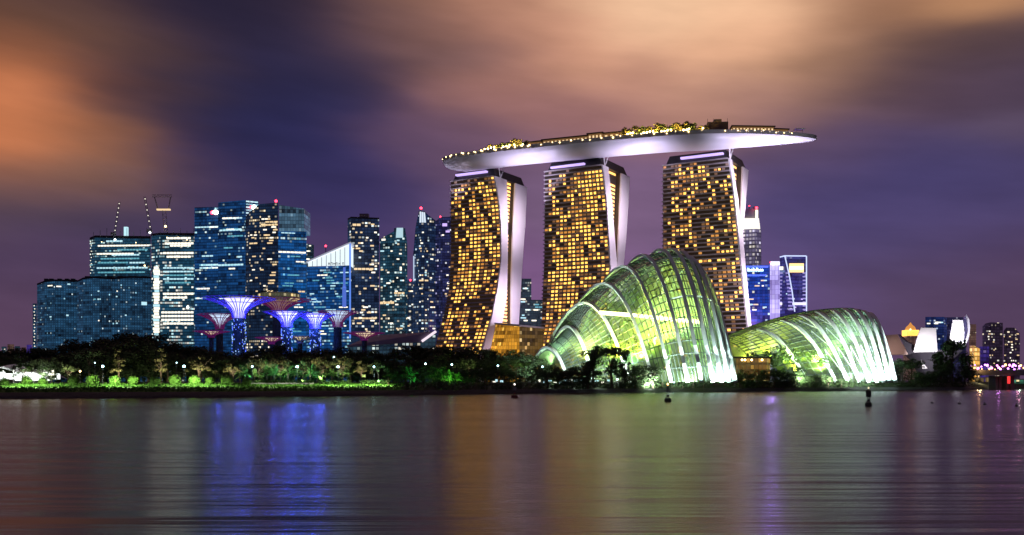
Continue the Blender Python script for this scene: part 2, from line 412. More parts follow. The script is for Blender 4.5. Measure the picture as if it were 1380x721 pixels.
# ------------------------------------------------------------------ the three hotel towers
def hit(C, d, px):                               # how far to go from C along d to reach pixel column px
    k = (px - CX) / F_PX
    return (k * C.y - C.x) / (d.x - k * d.y)
TOWERS = [
 dict(label='leftmost gold lit hotel tower, its white edge walls flaring out at the foot', Y=864, top=237, rot=30, floors=54, cols=13, dens=0.80, seed=4,
      fl=[(244, 607.7), (339, 607.7), (386, 605), (424, 598), (457, 589), (480, 584)],
      f0=[(237, 665.8), (268, 671.4), (306, 674.7), (348, 674.7), (386, 670), (428, 662), (461, 652.5), (482, 646)],
      f1=[(237, 681.8), (290, 683), (348, 683), (395, 682), (433, 676), (464, 666.7), (482, 661)],
      b0=[(237, 693.6), (315, 690), (386, 688), (482, 688)], b1=[(237, 709), (290, 706.8), (362, 702), (435, 698), (482, 696)], widen=False, strip=(614, 655, 229.5)),
 dict(label='middle gold lit hotel tower, half hidden by the taller glass dome', Y=820, top=222, rot=30, floors=54, cols=16, dens=0.82, seed=8,
      fl=[(228, 734.5), (339, 733.6), (433, 729.8), (480, 722)],
      f0=[(222, 811), (268, 816.5), (357, 822), (420, 818), (490, 806)], f1=[(222, 818.5), (268, 823.5), (357, 830.5), (420, 829), (490, 818)],
      b0=[(222, 836.4), (292, 833.6), (357, 831), (490, 829)], b1=[(222, 847.7), (306, 843), (357, 838.5), (490, 836)], widen=False, strip=(742, 787, 217.5)),
 dict(label='rightmost gold lit hotel tower, a thin white edge wall leaning out to its foot', Y=795, top=213, rot=30, floors=54, cols=17, dens=0.50, seed=11,
      fl=[(213, 893.6), (490, 893.6)],
      f0=[(213, 981.5), (268, 989), (437, 1006), (490, 1011)], f1=[(213, 985.2), (268, 993.6), (437, 1009.6), (490, 1014.5)],
      b0=[(213, 999.7), (268, 998.5), (300, 997.5), (437, 1008), (490, 1012)], b1=[(213, 1007.4), (268, 1003.5), (315, 999.8), (437, 1009.5), (490, 1014)], widen=True, strip=(917, 974, 205.5)),
]
GZ = 4.2
def hotel(T):
    th = math.radians(T['rot']); u = Vector((math.cos(th), -math.sin(th), 0)); d = Vector((math.sin(th), math.cos(th), 0))   # u to the right along the front, d into the depth
    Y = T['Y']; C = P(T['f0'][0][1], T['top'], Y); C.z = 0; ztop = Z_at(T['top'], Y)
    n = T['floors']; rr = random.Random(T['seed'])
    root = thing('hotel_tower', T['label'], 'hotel tower', (C.x, C.y, GZ), 'gold lit hotel towers under the sky deck')
    lv = []
    for i in range(n + 1):
        z = lerp(GZ, ztop, i / n); py = HY - (z - CAM_H) / Y * F_PX
        if T['widen']:
            c = C + u * hit(C, u, interp(T['f0'], py))
        else:
            c = C + d * hit(C, d, interp(T['f0'], py))
        fr = c; L = -hit(c, u, interp(T['fl'], py))
        k1 = hit(c, d, interp(T['f1'], py)); k2 = hit(c, d, max(interp(T['b0'], py), interp(T['f1'], py) + .3)); k3 = hit(c, d, max(interp(T['b1'], py), interp(T['f1'], py) + 1.5))
        k1 = max(k1, 3.0); k2 = max(k2, k1 + .4); k3 = max(k3, k2 + 2)
        lv.append(dict(z=z, c=fr, L=L, k1=k1, k2=k2, k3=k3))
    def pt(l, s, k, out=0.0):                    # s along the front from left (0) to right (1), k depth
        p = l['c'] - u * (l['L'] * (1 - s)) + d * (k - out); return Vector((p.x, p.y, l['z']))
    # the two leaning slabs
    for nm, a, b, inset in (('front_slab', 0, 'k1', 0), ('back_slab', 'k2', 'k3', 0)):
        mb = MB(); rows = []
        for l in lv:
            ka = l[a] if a else 0; kb = l[b]
            rows.append([pt(l, 0, ka), pt(l, 1, ka), pt(l, 1, kb), pt(l, 0, kb)])
        mb.grid(rows, closed=True); mb.poly(rows[-1])
        sl = mb.build(nm, M['hotel_wall'], root)
        if nm == 'front_slab': slab0 = sl
    # white end walls, half a metre proud of the slabs
    for ka, kb in ((0, 'k1'), ('k2', 'k3')):
        mb = MB(); ra = []
        for l in lv:
            a0 = (l[ka] if ka else 0); b0 = l[kb]; off = u * 0.9; o2 = u * -0.3
            ra.append([pt(l, 1, a0 - .3) + o2, pt(l, 1, a0 - .3) + off, pt(l, 1, b0 + .3) + off, pt(l, 1, b0 + .3) + o2])
        mb.grid(ra, closed=True); mb.poly(ra[-1]); mb.build('end_wall', M['white_paint'], root)
    # recessed link between the slabs, with its own lit rooms
    mb = MB(); ra = []
    for l in lv: ra.append([pt(l, .93, l['k1'] - .2), pt(l, .93, l['k2'] + .2)])
    mb.grid(ra); mb.build('atrium_glazing', M['hotel_wall'], root)
    # balcony ledges, a storey each
    mb = MB()
    for i in range(1, n + 1):
        l = lv[i]; z0 = l['z'] - .55; z1 = l['z'] + .45
        for k, side in ((0, 1),):
            a = pt(l, 0, 0, .9) - u * .8; b = pt(l, 1, 0, .9) - u * .2; c = pt(l, 1, 0, -.5) - u * .2; e = pt(l, 0, 0, -.5) - u * .8
            mb.hexa([Vector((p.x, p.y, z)) for z in (z0, z1) for p in (a, b, c, e)])
    mb.build('balcony_ledge', M['ledge'], slab0)
    # lit rooms
    cols = T['cols']; wins = []
    ph = rr.uniform(0, 9)
    for i in range(1, n):
        run = 0
        for j in range(cols):
            s0 = (j + .13) / cols; s1 = (j + .87) / cols
            fh = i / n
            q = T['dens'] * (0.75 + 0.6 * math.sin(i * .35 + j * .5 + ph) * math.sin(j * .9 + i * .21 + ph * 2))
            if j == 0 or i > n - 2: q *= .12
            if j == 1: q *= .7
            if T['seed'] == 4 and .34 < fh < .40: q *= .35
            if T['seed'] == 11 and fh < .3: q *= .55
            r = rr.random()
            if r < q * .66: m = 'win_gold'
            elif r < q: m = 'win_amber'
            elif r < q + .22: m = 'win_dim'
            else: continue
            zz = .2 if m != 'win_dim' else .22
            l0, l1 = lv[i], lv[i + 1]
            def wp(s, t):
                a = pt(l0, s, 0, .3); b = pt(l1, s, 0, .3); return a.lerp(b, t)
            ta, tb = (.24, .78)
            if m == 'win_gold': ta, tb = rr.choice(((.26, .76), (.26, .76), (.22, .82))); s0 += .05 / cols * rr.uniform(0, 2); s1 -= .05 / cols * rr.uniform(0, 2.5)
            wins.append((m, (wp(s0, ta), wp(s1, ta), wp(s1, tb), wp(s0, tb))))
        # a window or two in the link
        if rr.random() < .85:
            l0, l1 = lv[i], lv[i + 1]; k0 = lerp(l0['k1'], l0['k2'], .08); k1 = lerp(l0['k1'], l0['k2'], .92)
            if k1 - k0 > 1.2:
                a = pt(l0, .93, k0) + u * .3; b = pt(l0, .93, k1) + u * .3; c = pt(l1, .93, k1) + u * .3; e = pt(l1, .93, k0) + u * .3
                wins.append(('win_gold', (a.lerp(e, .25), b.lerp(c, .25), b.lerp(c, .8), a.lerp(e, .8))))
    big = [w for w in wins if w[0] != 'win_dim']
    ow = [w for w in big if w[1][0].z > 60]; rr.shuffle(ow); solo = ow[:100]; ids = set(id(w) for w in solo)
    for m, q in solo:
        b = MB(); b.quad(*q); b.build('lit_window', M[m], slab0)
    for m in ('win_gold', 'win_amber', 'win_dim'):
        b = MB(); k = 0
        for w in wins:
            if w[0] == m and id(w) not in ids: b.quad(*w[1]); k += 1
        if k: tag(b.build('window_lights', M[m], root), kind='stuff')
    # plant storey under the deck, with a violet strip lamp
    l = lv[-1]; mb = MB(); zt = ztop + 8
    a, b, c, e = pt(l, .03, 1.5), pt(l, .99, 1.5), pt(l, .99, l['k3'] - 2), pt(l, .03, l['k3'] - 2)
    ins = .10
    t4 = [p.lerp((a + b + c + e) / 4, ins) for p in (a, b, c, e)]
    mb.hexa([a, b, c, e] + [Vector((p.x, p.y, zt)) for p in t4]); mb.build('plant_storey', M['dark_metal'], root)
    s0, s1, sy = T['strip']; k = 0
    p0 = a.lerp(t4[0], 0); q0 = hit(pt(l, 1, 0), u, s0); q1 = hit(pt(l, 1, 0), u, s1)
    base = pt(l, 1, 0); z = Z_at(sy, Y)
    A = base + u * q0 - d * .4; B = base + u * q1 - d * .4
    mb = MB(); mb.hexa([Vector((p.x, p.y, zz)) for zz in (z - .8, z + .8) for p in (A, B, B + d * 4.5, A + d * 4.5)]); mb.build('strip_lamp', M['violet_strip'], root)
    # V-shaped props at the right end carrying the deck
    mb = MB(); bb = pt(l, 1, l['k1'] * .5) + u * .3
    for s in (-1, 1): mb.tube([bb, bb + d * (s * 4.5) + u * 1 + Vector((0, 0, 9))], .55, 6)
    mb.build('deck_prop', M['white_paint'], root)
    T.update(lv=lv, u=u, d=d, C=C, ztop=ztop, pt=pt, root=root)
    return root
for T in TOWERS: hotel(T)

# floodlights washing the white end walls (added unseen in mid-air beside each tower)
for T in TOWERS:
    for zz, e in ((12, 30000), (75, 42000), (150, 42000)):
        i = int((zz - GZ) / (T['ztop'] - GZ) * T['floors']); l = T['lv'][i]; tgt = T['pt'](l, 1, l['k3'] * .45)
        if T['widen']: src = tgt + T['u'] * 34 - T['d'] * 10; e *= 2.2
        else: src = tgt + T['u'] * 34 - T['d'] * 6
        light('end_wall_floodlight', 'SPOT', src, e * END_FLOOD, (0.95, 0.76, 1.0), 1.5, tgt, 120, 0.8)

# ------------------------------------------------------------------ the sky deck
DECK = [(606, 879, 219), (640, 866, 0), (700, 845, 0), (790, 821, 0), (870, 803, 0), (940, 792, 0), (1010, 788, 0), (1060, 789, 0), (1100, 792, 0)]
ZD = 200.0
dk = thing('sky_deck', 'long boat shaped roof deck with a white glowing underside across three towers', 'sky deck', (X_at(850, 805), 805, ZD))
def deck_pt(t):
    px = smooth([p[0] for p in DECK], t); Y = smooth([p[1] for p in DECK], t)
    return Vector((X_at(px, Y), Y, ZD))
def deck_w(t): return 19.5 * min(1, (max(1 - t, 0) / .36)) ** .62 * min(1.0, .60 + t / .10 * .40)
def deck_dep(t): return 8.0 * min(1, max(1 - t, 0) / .34) ** .75 * min(1.0, .62 + t / .08 * .38)
N = 150
def frame(t):
    a = deck_pt(max(t - .01, 0)); b = deck_pt(min(t + .01, 1)); tn = (b - a).normalized(); return deck_pt(t), tn, Vector((-tn.y, tn.x, 0))
rows = []
for i in range(N + 1):
    t = i / N; c, tn, nn = frame(t); w = max(deck_w(t), .15); dp = max(deck_dep(t), .1); row = []
    for j in range(17):
        a = -1 + 2 * j / 16; row.append(c + nn * (a * w) + Vector((0, 0, -dp * (max(1 - abs(a) ** 2.2, 0)) ** .75)))
    rows.append(row)
mb = MB(); mb.grid(rows); mb.poly(rows[0]); mb.build('hull', M['hull'], dk, True)
mb = MB(); top = []; 
for i in range(N + 1):
    t = i / N; c, tn, nn = frame(t); w = max(deck_w(t), .15)
    top.append([c - nn * w + Vector((0, 0, .02)), c - nn * (w + .3) + Vector((0, 0, 3.0)), c - nn * (w - 1.2) + Vector((0, 0, 3.1)), c - nn * (w - 1.2) * 1 + Vector((0, 0, .6)),
                c + nn * (w - 1.2) + Vector((0, 0, .6)), c + nn * (w - 1.2) + Vector((0, 0, 3.1)), c + nn * (w + .3) + Vector((0, 0, 3.0)), c + nn * w + Vector((0, 0, .02))])
mb.grid(top); mb.build('deck_floor', M['ledge'], dk)
def deck_local(px):                              # deck station for a photo column
    lo, hi = 0, 1
    for _ in range(40):
        m_ = (lo + hi) / 2; p = deck_pt(m_)
        if CX + p.x / p.y * F_PX < px: lo = m_
        else: hi = m_
    return lo
def on_deck(px, a, z=.6):                        # a: -1 near rim .. 1 far rim
    t = deck_local(px); c, tn, nn = frame(t); return c + nn * (a * deck_w(t)) + Vector((0, 0, z)), tn, nn
def bar_on(mb, px0, px1, a, depth, z0, z1):
    p, tn, nn = on_deck(px0, a, 0); q, _, n2 = on_deck(px1, a, 0)
    c = [p, q, q + n2 * depth, p + nn * depth]
    mb.hexa([Vector((v.x, v.y, ZD + z)) for z in (z0, z1) for v in c])
# low pavilions, the pool bar and the restaurant on top
M['pav_wall'] = mat('pavilion_wall', (0.10, 0.06, 0.04), 0.6, emit=(1.0, 0.5, 0.18), es=0.16)
M['pav_roof'] = mat('pavilion_roof', (0.05, 0.035, 0.03), 0.6)
for (p0, p1, a, z0, z1, slots) in ((735, 795, -.3, .6, 8.6, 12), (796, 815, -.35, .6, 9.6, 4), (716, 733, -.4, .6, 7.4, 3), (816, 838, -.3, .6, 9.0, 3), (985, 1040, -.45, .6, 7.8, 12), (1041, 1060, -.35, .6, 6.4, 4)):
    mb = MB(); bar_on(mb, p0, p1, a, 9, z0, z1); mb.build('pavilion_wall', M['pav_wall'], dk)
    mb = MB(); bar_on(mb, p0 - 1.5, p1 + 1.5, a - .1, 12, z1, z1 + .8); mb.build('pavilion_roof', M['pav_roof'], dk)
    for k in range(slots):
        c0 = lerp(p0, p1, (k + .25) / slots); c1 = lerp(p0, p1, (k + .7) / slots); mb = MB(); bar_on(mb, c0, c1, a - .02, .2, 3.4, z1 - 1.3); mb.build('lit_window', M['win_warm'], dk)
mb = MB(); bar_on(mb, 953, 981, -.1, 14, .6, 13.5); bar_on(mb, 962, 972, -.14, 10, 13.5, 15.4); mb.build('lift_house', mat('lift_house_wall', (0.12, 0.09, 0.09), 0.8, noise=.2, nscale=.3), dk)
for px in (953.5, 961, 980):
    p, _, _ = on_deck(px, -.08, 13); mb = MB(); mb.tube([p, p + Vector((0, 0, 3.2))], .15, 5); mb.build('mast', M['dark_metal'], dk)
# rail lamps along the near rim, one lamp each
for k, px in enumerate([609 + 5.4 * i for i in range(22)] + [728 + 13 * i for i in range(11)] + [873 + 14 * i for i in range(6)] + [975 + 6.2 * i for i in range(15)]):
    px += ((k * 37) % 11 - 5) * .5; p, _, _ = on_deck(px, -1.02, 1.6 + ((k * 53) % 7) * .2); mb = MB(); mb.ball(p, (.36, .5, .62, .42)[(k * 29) % 4] if px < 975 else .4, 6, 4); mb.build('rim_lamp', M['warm_lamp'] if px < 900 or k % 2 else M['win_warm'], dk)
# lit parasols at the blunt end
for px in (609, 613, 617, 621, 625, 629, 633, 637, 641, 646):
    p, _, _ = on_deck(px, -.45, .6); mb = MB(); mb.tube([p, p + Vector((0, 0, 4.4))], .12, 5, ); mb.lathe([(2.2, 4.0), (.1, 5.4)], p, 8); mb.build('sunshade', M['win_white'] if px in (635, 641) else M['win_warm'], dk)
p, tn, nn = on_deck(1073, 0, .6); mb = MB(); mb.tube([p, p + Vector((0, 0, 7))], .2, 5); mb.tube([p + Vector((5, 0, 0)), p + Vector((5, 0, 7))], .2, 5); mb.box(p + Vector((2.5, 0, 7.2)), (8, 6, .5)); mb.build('lookout_canopy', M['white_paint'], dk)
p = deck_pt(.995) + Vector((0, 0, 2.2)); mb = MB(); mb.ball(p, .6, 6, 4); mb.build('tip_lamp', M['red_lamp'], dk)

# violet-white floodlights under the hull, on the tower roofs and in the gaps
for px, e, off, z in ((607, 9000, 0, 178), (700, 30000, -8, 172), (727, 26000, -8, 174), (860, 26000, -8, 172), (880, 20000, -8, 174), (722, 14000, 8, 172), (1020, 60000, -6, 168), (1055, 48000, -6, 174), (1085, 12000, -2, 182), (985, 16000, -14, 178), (845, 22000, 4, 174)):
    t = deck_local(px); c, tn, nn = frame(t); src = c + nn * (off * 1.6); src.z = z - 20
    light('hull_floodlight', 'SPOT', src, e * 3.0 * HULL_FLOOD, (0.76, 0.66, 1.0), 2.0, c + nn * (off * .3), 96, 1.0)
# amber glass podium hall at the foot of the leftmost tower
Yp = 838
mb = MB()
A, B, Cc = (664, 468), (690, 466), (733, 466)
hall = thing('podium_hall', 'amber lit glass hall at the foot of the leftmost hotel tower', 'glass hall', (X_at(690, Yp), Yp, GZ))
f = [P(668, 437, Yp + 6), P(700, 440, Yp), P(732, 443, Yp + 8)]
b0 = [Vector((X_at(p, Yp + o), Yp + o, GZ)) for p, o in ((652, 4), (700, 0), (732, 8))]
M['amber_glass'] = facade_mat('amber_glazing', (0.05, 0.03, 0.01), (2.4, 3.2), (0.55, 0.24, 0.02), (1, .6, .1), (1, .5, .05), .15, 1.0, (0.08, 0.92, 0.06, 0.94))
M['dull_amber'] = facade_mat('dull_amber_glazing', (0.05, 0.04, 0.02), (2.4, 3.2), (0.10, 0.055, 0.012), (1, .7, .3), (1, .6, .2), .12, .8, (0.08, 0.92, 0.06, 0.94))
def wall_quad(mb, a, b, c, d_):                  # bottom a-b, top d_-c, UV in metres
    L = (Vector(b) - Vector(a)).length; H0 = a.z; mb.quad(a, b, c, d_, [(0, a.z), (L, b.z), (L, c.z), (0, d_.z)])
mb = MB(); wall_quad(mb, b0[0], b0[1], f[1], f[0]); mb.build('glass_wall', M['amber_glass'], hall)
mb = MB(); wall_quad(mb, b0[1], b0[2], f[2], f[1]); mb.build('glass_wall', M['dull_amber'], hall)
bk = Vector((0, 26, 0)); up = Vector((0, 0, 1.4)); mb = MB(); r4 = [f[0] - Vector((1, 1, 0)), f[1] - Vector((0, 1.5, 0)), f[2] + Vector((1, -1, 0)), f[2] + bk, f[0] + bk]
mb.poly([p + up for p in r4]); mb.poly(r4[::-1])
for i in range(5): mb.quad(r4[i], r4[(i + 1) % 5], r4[(i + 1) % 5] + up, r4[i] + up)
mb.build('roof', M['ledge'], hall)

# ------------------------------------------------------------------ the two glass domes
def glass_mat(name, tint, fr):
    m = bpy.data.materials.new(name); m.use_nodes = True; nt = m.node_tree; nt.nodes.clear()
    out = nd(nt, 'ShaderNodeOutputMaterial'); tr = nd(nt, 'ShaderNodeBsdfTransparent'); tr.inputs[0].default_value = (.86, .95, .84, 1)
    df = nd(nt, 'ShaderNodeBsdfDiffuse'); df.inputs[0].default_value = (*tint, 1); tl = nd(nt, 'ShaderNodeBsdfTranslucent'); tl.inputs[0].default_value = (*tint, 1)
    gl = nd(nt, 'ShaderNodeBsdfGlossy'); gl.inputs[0].default_value = (.8, .9, .9, 1); gl.inputs['Roughness'].default_value = .12
    a = nd(nt, 'ShaderNodeMixShader'); a.inputs[0].default_value = .85; nt.links.new(df.outputs[0], a.inputs[1]); nt.links.new(tl.outputs[0], a.inputs[2])
    # fritted panes differ a little from each other
    tc = nd(nt, 'ShaderNodeTexCoord'); ns = nd(nt, 'ShaderNodeTexNoise'); ns.inputs['Scale'].default_value = .25; ns.inputs['Detail'].default_value = 3; nt.links.new(tc.outputs['Object'], ns.inputs['Vector'])
    fac = math_n(nt, 'MULTIPLY', math_n(nt, 'ADD', ns.outputs['Fac'], .5), fr)
    bmix = nd(nt, 'ShaderNodeMixShader'); nt.links.new(fac, bmix.inputs[0]); nt.links.new(tr.outputs[0], bmix.inputs[1]); nt.links.new(a.outputs[0], bmix.inputs[2])
    fz = nd(nt, 'ShaderNodeFresnel'); fz.inputs[0].default_value = 1.18
    c = nd(nt, 'ShaderNodeMixShader'); nt.links.new(fz.outputs[0], c.inputs[0]); nt.links.new(bmix.outputs[0], c.inputs[1]); nt.links.new(gl.outputs[0], c.inputs[2])
    nt.links.new(c.outputs[0], out.inputs[0]); return m
M['dome_glass'] = glass_mat('dome_glass', (.66, .82, .42), .36)
M['rib'] = mat('rib_paint', (0.75, 0.8, 0.76), 0.5)
M['mullion'] = mat('grid_shell_steel', (0.10, 0.13, 0.11), 0.6)

class Dome:
    def __init__(s, name, label, a, t, f, Yc, dep, power=2.0, zb=4.2, back=1.0, flush=False):
        s.flush = flush
        s.a, s.t, s.f, s.Yc, s.dep, s.pw, s.zb, s.back = a, t, f, Yc, dep, power, zb, back
        c = s.base(.5); s.root = thing(name, label, 'glass dome', (c.x, c.y, zb))
    def par(s, q):
        Yc = smooth(s.Yc, q); return smooth(s.a, q), smooth(s.t, q), smooth(s.f, q), Yc, smooth(s.dep, q)
    def base(s, q): a, t, f, Yc, dp = s.par(q); return Vector((X_at(a, Yc), Yc, s.zb))
    def pt(s, q, w, grow=0.0):                   # w -1 front foot .. 1 back foot
        a, t, f, Yc, dp = s.par(q); C = Vector((X_at(a, Yc), Yc, 0)); H = Z_at(t, Yc) - s.zb
        Fp = Vector((X_at(f, Yc - dp), Yc - dp, 0)); D = C - Fp
        k = lerp(1.0, s.back, min(1, q * 4)) if w > 0 else 1.0
        p = C + D * (w * k * (1 + grow * .5 / max(D.length, 1)))
        return Vector((p.x, p.y, s.zb + (H + grow) * (1 - abs(w) ** s.pw)))
    def rib(s, q, wd, dp_, grow=1.2, w0=-1.0, w1=1.0, n=30):
        rows = []
        e = s.pt(min(q + .01, 1), 0) - s.pt(max(q - .01, 0), 0); e.z = 0; e.normalize()
        for i in range(n + 1):
            w = lerp(w0, w1, i / n); g_ = grow if not s.flush else lerp(-.35, grow, min(1, max(0, (abs(w) - .12) / .4))); p = s.pt(q, w, g_); tn = (s.pt(q, min(w + .02, 1.0), grow) - s.pt(q, max(w - .02, -1.0), grow)).normalized()
            sd = (e - tn * e.dot(tn)).normalized(); up = tn.cross(sd)
            if up.z < 0 and abs(w) < .9: up = -up
            h = lerp(dp_, dp_ * .6, 1 - abs(w))
            rows.append([p - sd * wd / 2 - up * h / 2, p + sd * wd / 2 - up * h / 2, p + sd * wd / 2 + up * h / 2, p - sd * wd / 2 + up * h / 2])
        mb = MB(); mb.grid(rows, closed=True); mb.poly(rows[0]); mb.poly(rows[-1]); mb.build('rib', M['rib'], s.root)
    def shell(s, nq, nw, inner=-1.0, endcap=True):
        rows = [[s.pt(i / nq, -1 + 2 * j / nw, inner) for j in range(nw + 1)] for i in range(nq + 1)]
        mb = MB(); mb.grid(rows)
        if endcap: mb.poly(rows[-1]); mb.poly(rows[0])
        mb.build('glass_shell', M['dome_glass'], s.root)
    def lattice(s, nq, nw, r=.14, inner=-.8):
        mb = MB()
        for i in range(nq + 1): mb.tube([s.pt(i / nq, -1 + 2 * j / (nw) , inner) for j in range(nw + 1)], r, 4, False)
        for j in range(1, nw): mb.tube([s.pt(i / nq, -1 + 2 * j / nw, inner) for i in range(nq + 1)], r, 4, False)
        mb.build('grid_shell', M['mullion'], s.root)
    def struts(s, qs, ws):
        for q0, q1 in zip(qs, qs[1:]):
            for w in ws:
                mb = MB(); mb.tube([s.pt(q0, w, 1.2), s.pt(q1, w, 1.2)], .3, 5); mb.build('tie_strut', M['rib'], s.root)

cf = Dome('conservatory_dome', 'taller steep glass conservatory dome with white ribs and glowing green inside',
          [737, 765, 787, 812, 838, 864, 888, 903, 915, 925, 934], [470, 442, 410, 384, 361, 346, 338.5, 338, 341, 348, 358], [766, 800, 848, 880, 904, 926, 945, 960, 972, 982, 990],
          [432, 430, 428, 426, 424, 422, 420, 418, 416, 414, 412], [18, 25, 31, 36, 40, 42, 42, 40, 37, 33, 28], 1.95, back=1.32)
NQ = len(cf.a) - 1
cf.shell(50, 40); cf.lattice(42, 36, .22)
for k in range(NQ + 1): cf.rib(k / NQ, 1.3, 1.7, .6)
cf.struts([k / NQ for k in range(5, NQ + 1)], (-.3, -.62))
fd = Dome('conservatory_dome', 'lower broad glass conservatory dome with white ribs sweeping down to its foot',
          [972, 1010, 1042, 1068, 1091, 1112, 1130, 1145, 1157, 1166], [459, 442.5, 431, 424, 419.5, 417, 415.8, 416, 418, 421], [1030, 1086, 1125, 1141, 1157, 1170, 1181, 1190, 1198, 1206],
          [505, 503, 500, 497, 494, 491, 488, 486, 484, 482], [18, 27, 33, 37, 40, 42, 43, 42, 40, 37], 2.0, flush=True)
NF = len(fd.a) - 1
fd.shell(60, 44, 0.0); fd.lattice(38, 34, .2, .1)
for k in range(1, NF + 1): fd.rib(k / NF, 1.5, 1.8, w0=-1.0, w1=-.14)
for k in range(2, NF):                            # the crossing V braces between the rib feet
    for w in (-.95, -.72, -.5):
        mb = MB(); mb.tube([fd.pt(k / NF, w, .4), fd.pt((k + .5) / NF, w + .22, .2), fd.pt((k + 1) / NF, w, .4)], .3, 5, False); mb.build('v_brace', M['rib'], fd.root)

# inside: a planted mountain, a lit walkway, lamps
def leaf_blob(mb, c, r, n, size, rr, flat=.8):
    for _ in range(n):
        v = Vector((rr.gauss(0, 1), rr.gauss(0, 1), rr.gauss(0, 1))).normalized() * r * rr.uniform(.55, 1.0); v.z *= flat
        p = Vector(c) + v; nrm = (v.normalized() + Vector((rr.uniform(-.8, .8), rr.uniform(-.8, .8), rr.uniform(-.3, 1)))).normalized()
        a = nrm.orthogonal().normalized(); b = nrm.cross(a); t = rr.uniform(0, 6.28); a, b = a * math.cos(t) + b * math.sin(t), b * math.cos(t) - a * math.sin(t)
        s = size * rr.uniform(.6, 1.3); mb.poly([p - a * s, p - b * s * .45, p + a * s, p + b * s * .5])
M['plants'] = mat('indoor_plants', (0.07, 0.13, 0.03), 0.7, noise=.7, nscale=.35)
rr = random.Random(21); mb = MB()
for i in range(70):
    px = rr.uniform(800, 940); Y = rr.uniform(400, 438); hmax = interp([(800, 430), (850, 395), (900, 372), (940, 400)], px)
    py = lerp(505, hmax, rr.random() ** 1.2); leaf_blob(mb, P(px, py, Y), rr.uniform(4, 7), 90, .9, rr)
tag(mb.build('planted_mountain', M['plants']), 'green planted mountain inside the taller glass dome', 'garden')
mb = MB()
for i in range(60):
    px = rr.uniform(1010, 1150); Y = rr.uniform(470, 505); py = rr.uniform(lerp(480, 455, (px - 1010) / 140), 505); leaf_blob(mb, P(px, py, Y), rr.uniform(3, 5), 70, .9, rr)
tag(mb.build('indoor_garden', M['plants']), 'green garden trees inside the lower glass dome', 'garden')
wk = thing('hanging_walkway', 'brightly lit walkway hanging inside the taller glass dome', 'walkway', P(880, 432, 405))
pts = [P(808, 424, 412), P(845, 427, 406), P(880, 430.5, 402), (P(915, 434, 400)), P(948, 437, 402)]
mb = MB()
for a, b in zip(pts, pts[1:]):
    dd = Vector((0, 3, 0)); z = Vector((0, 0, .5)); mb.hexa([a, b, b + dd, a + dd, a + z, b + z, b + dd + z, a + dd + z])
mb.build('walkway_deck', M['steel'], wk)
mb = MB(); mb.tube([p + Vector((0, -.3, .9)) for p in pts], .7, 8); mb.build('light_strip', glow_mat('walkway_lamp', (1.0, .95, .35), 7.0), wk)
for px, py, Y, e, col in ((830, 445, 398, 22000, (1, .93, .08)), (865, 450, 396, 30000, (1, .9, .06)), (905, 455, 394, 20000, (.9, 1, .15)), (790, 470, 410, 12000, (1, .95, .15)), (800, 480, 415, 5000, (.8, 1, .45)), (765, 492, 425, 3500, (.6, 1, .55)),
                          (925, 480, 392, 7000, (.6, 1, .7)), (790, 470, 405, 6000, (.7, 1, .5)), (750, 492, 428, 3000, (.6, 1, .6)), (940, 480, 398, 6000, (.5, 1, .75)), (850, 490, 395, 4000, (.5, 1, .6)), (860, 490, 430, 12000, (.85, 1, .4)), (900, 490, 430, 12000, (.6, 1, .6)), (810, 490, 432, 8000, (.8, 1, .4))):
    light('garden_lamp', 'UP', Vector((X_at(px, Y), Y, min(Z_at(py, Y), 14))), e * DOME_IN, col, 1.0, cone=130)
for px, py, Y, e, col in ((1060, 485, 478, 5000, (.7, 1, .3)), (1100, 470, 474, 7000, (.8, 1, .3)), (1130, 470, 470, 6000, (.6, 1, .5)), (1160, 470, 468, 9000, (.55, .95, 1)), (1040, 470, 492, 9000, (.9, 1, .15)), (1010, 490, 494, 7000, (.9, 1, .15)), (1075, 500, 480, 9000, (.9, 1, .12)), (1105, 500, 470, 9000, (.7, 1, .3))):
    light('garden_lamp', 'UP', Vector((X_at(px, Y), Y, min(Z_at(py, Y), 14))), e * DOME_IN, col, 1.0, cone=130)
# floodlights at the feet of the ribs, outside
for px, Y, tx, ty, tY, e, col in ((735, 366, 745, 462, 428, 16000, (.75, 1, 1)), (770, 372, 770, 455, 425, 14000, (.85, 1, .9)), (830, 368, 815, 430, 420, 22000, (.85, 1, .88)), (880, 362, 850, 400, 415, 26000, (.85, 1, .88)), (930, 362, 890, 410, 410, 24000, (.8, 1, .92)),
                                  (975, 362, 940, 430, 400, 26000, (.75, 1, .95)), (1005, 385, 968, 450, 405, 22000, (.7, 1, .98))):
    light('rib_floodlight', 'SPOT', G(px, Y - shoreY(px) + 13) + Vector((0, 0, 2)), e * RIB_FLOOD, col, .6, P(tx, ty, tY), 100, .8)
for px, Y, tx, ty, tY, e, col in ((1080, 428, 1060, 470, 480, 9000, (.8, 1, .7)), (1120, 432, 1100, 465, 478, 14000, (.85, 1, .8)), (1150, 434, 1130, 460, 476, 20000, (.85, 1, .92)), (1180, 436, 1160, 455, 470, 34000, (.75, .95, 1)),
                                  (1215, 448, 1182, 460, 465, 44000, (.7, .92, 1))):
    light('rib_floodlight', 'SPOT', P(px, 511, Y), e * RIB_FLOOD, col, .6, P(tx, ty, tY), 100, .8)
# white lamps right at the rib feet
for k in range(6, NQ + 1):
    p = cf.pt(k / NQ, -1) + Vector((0, -3.0, 1.2)); light('foot_lamp', 'UP', p, 1400 * RIB_FLOOD, (.75, 1, .95), .4)
for k in range(3, NF + 1):
    p = fd.pt(k / NF, -1) + Vector((0, -3.0, 1.2)); light('foot_lamp', 'UP', p, 1800 * RIB_FLOOD, (.75, .97, 1), .4)
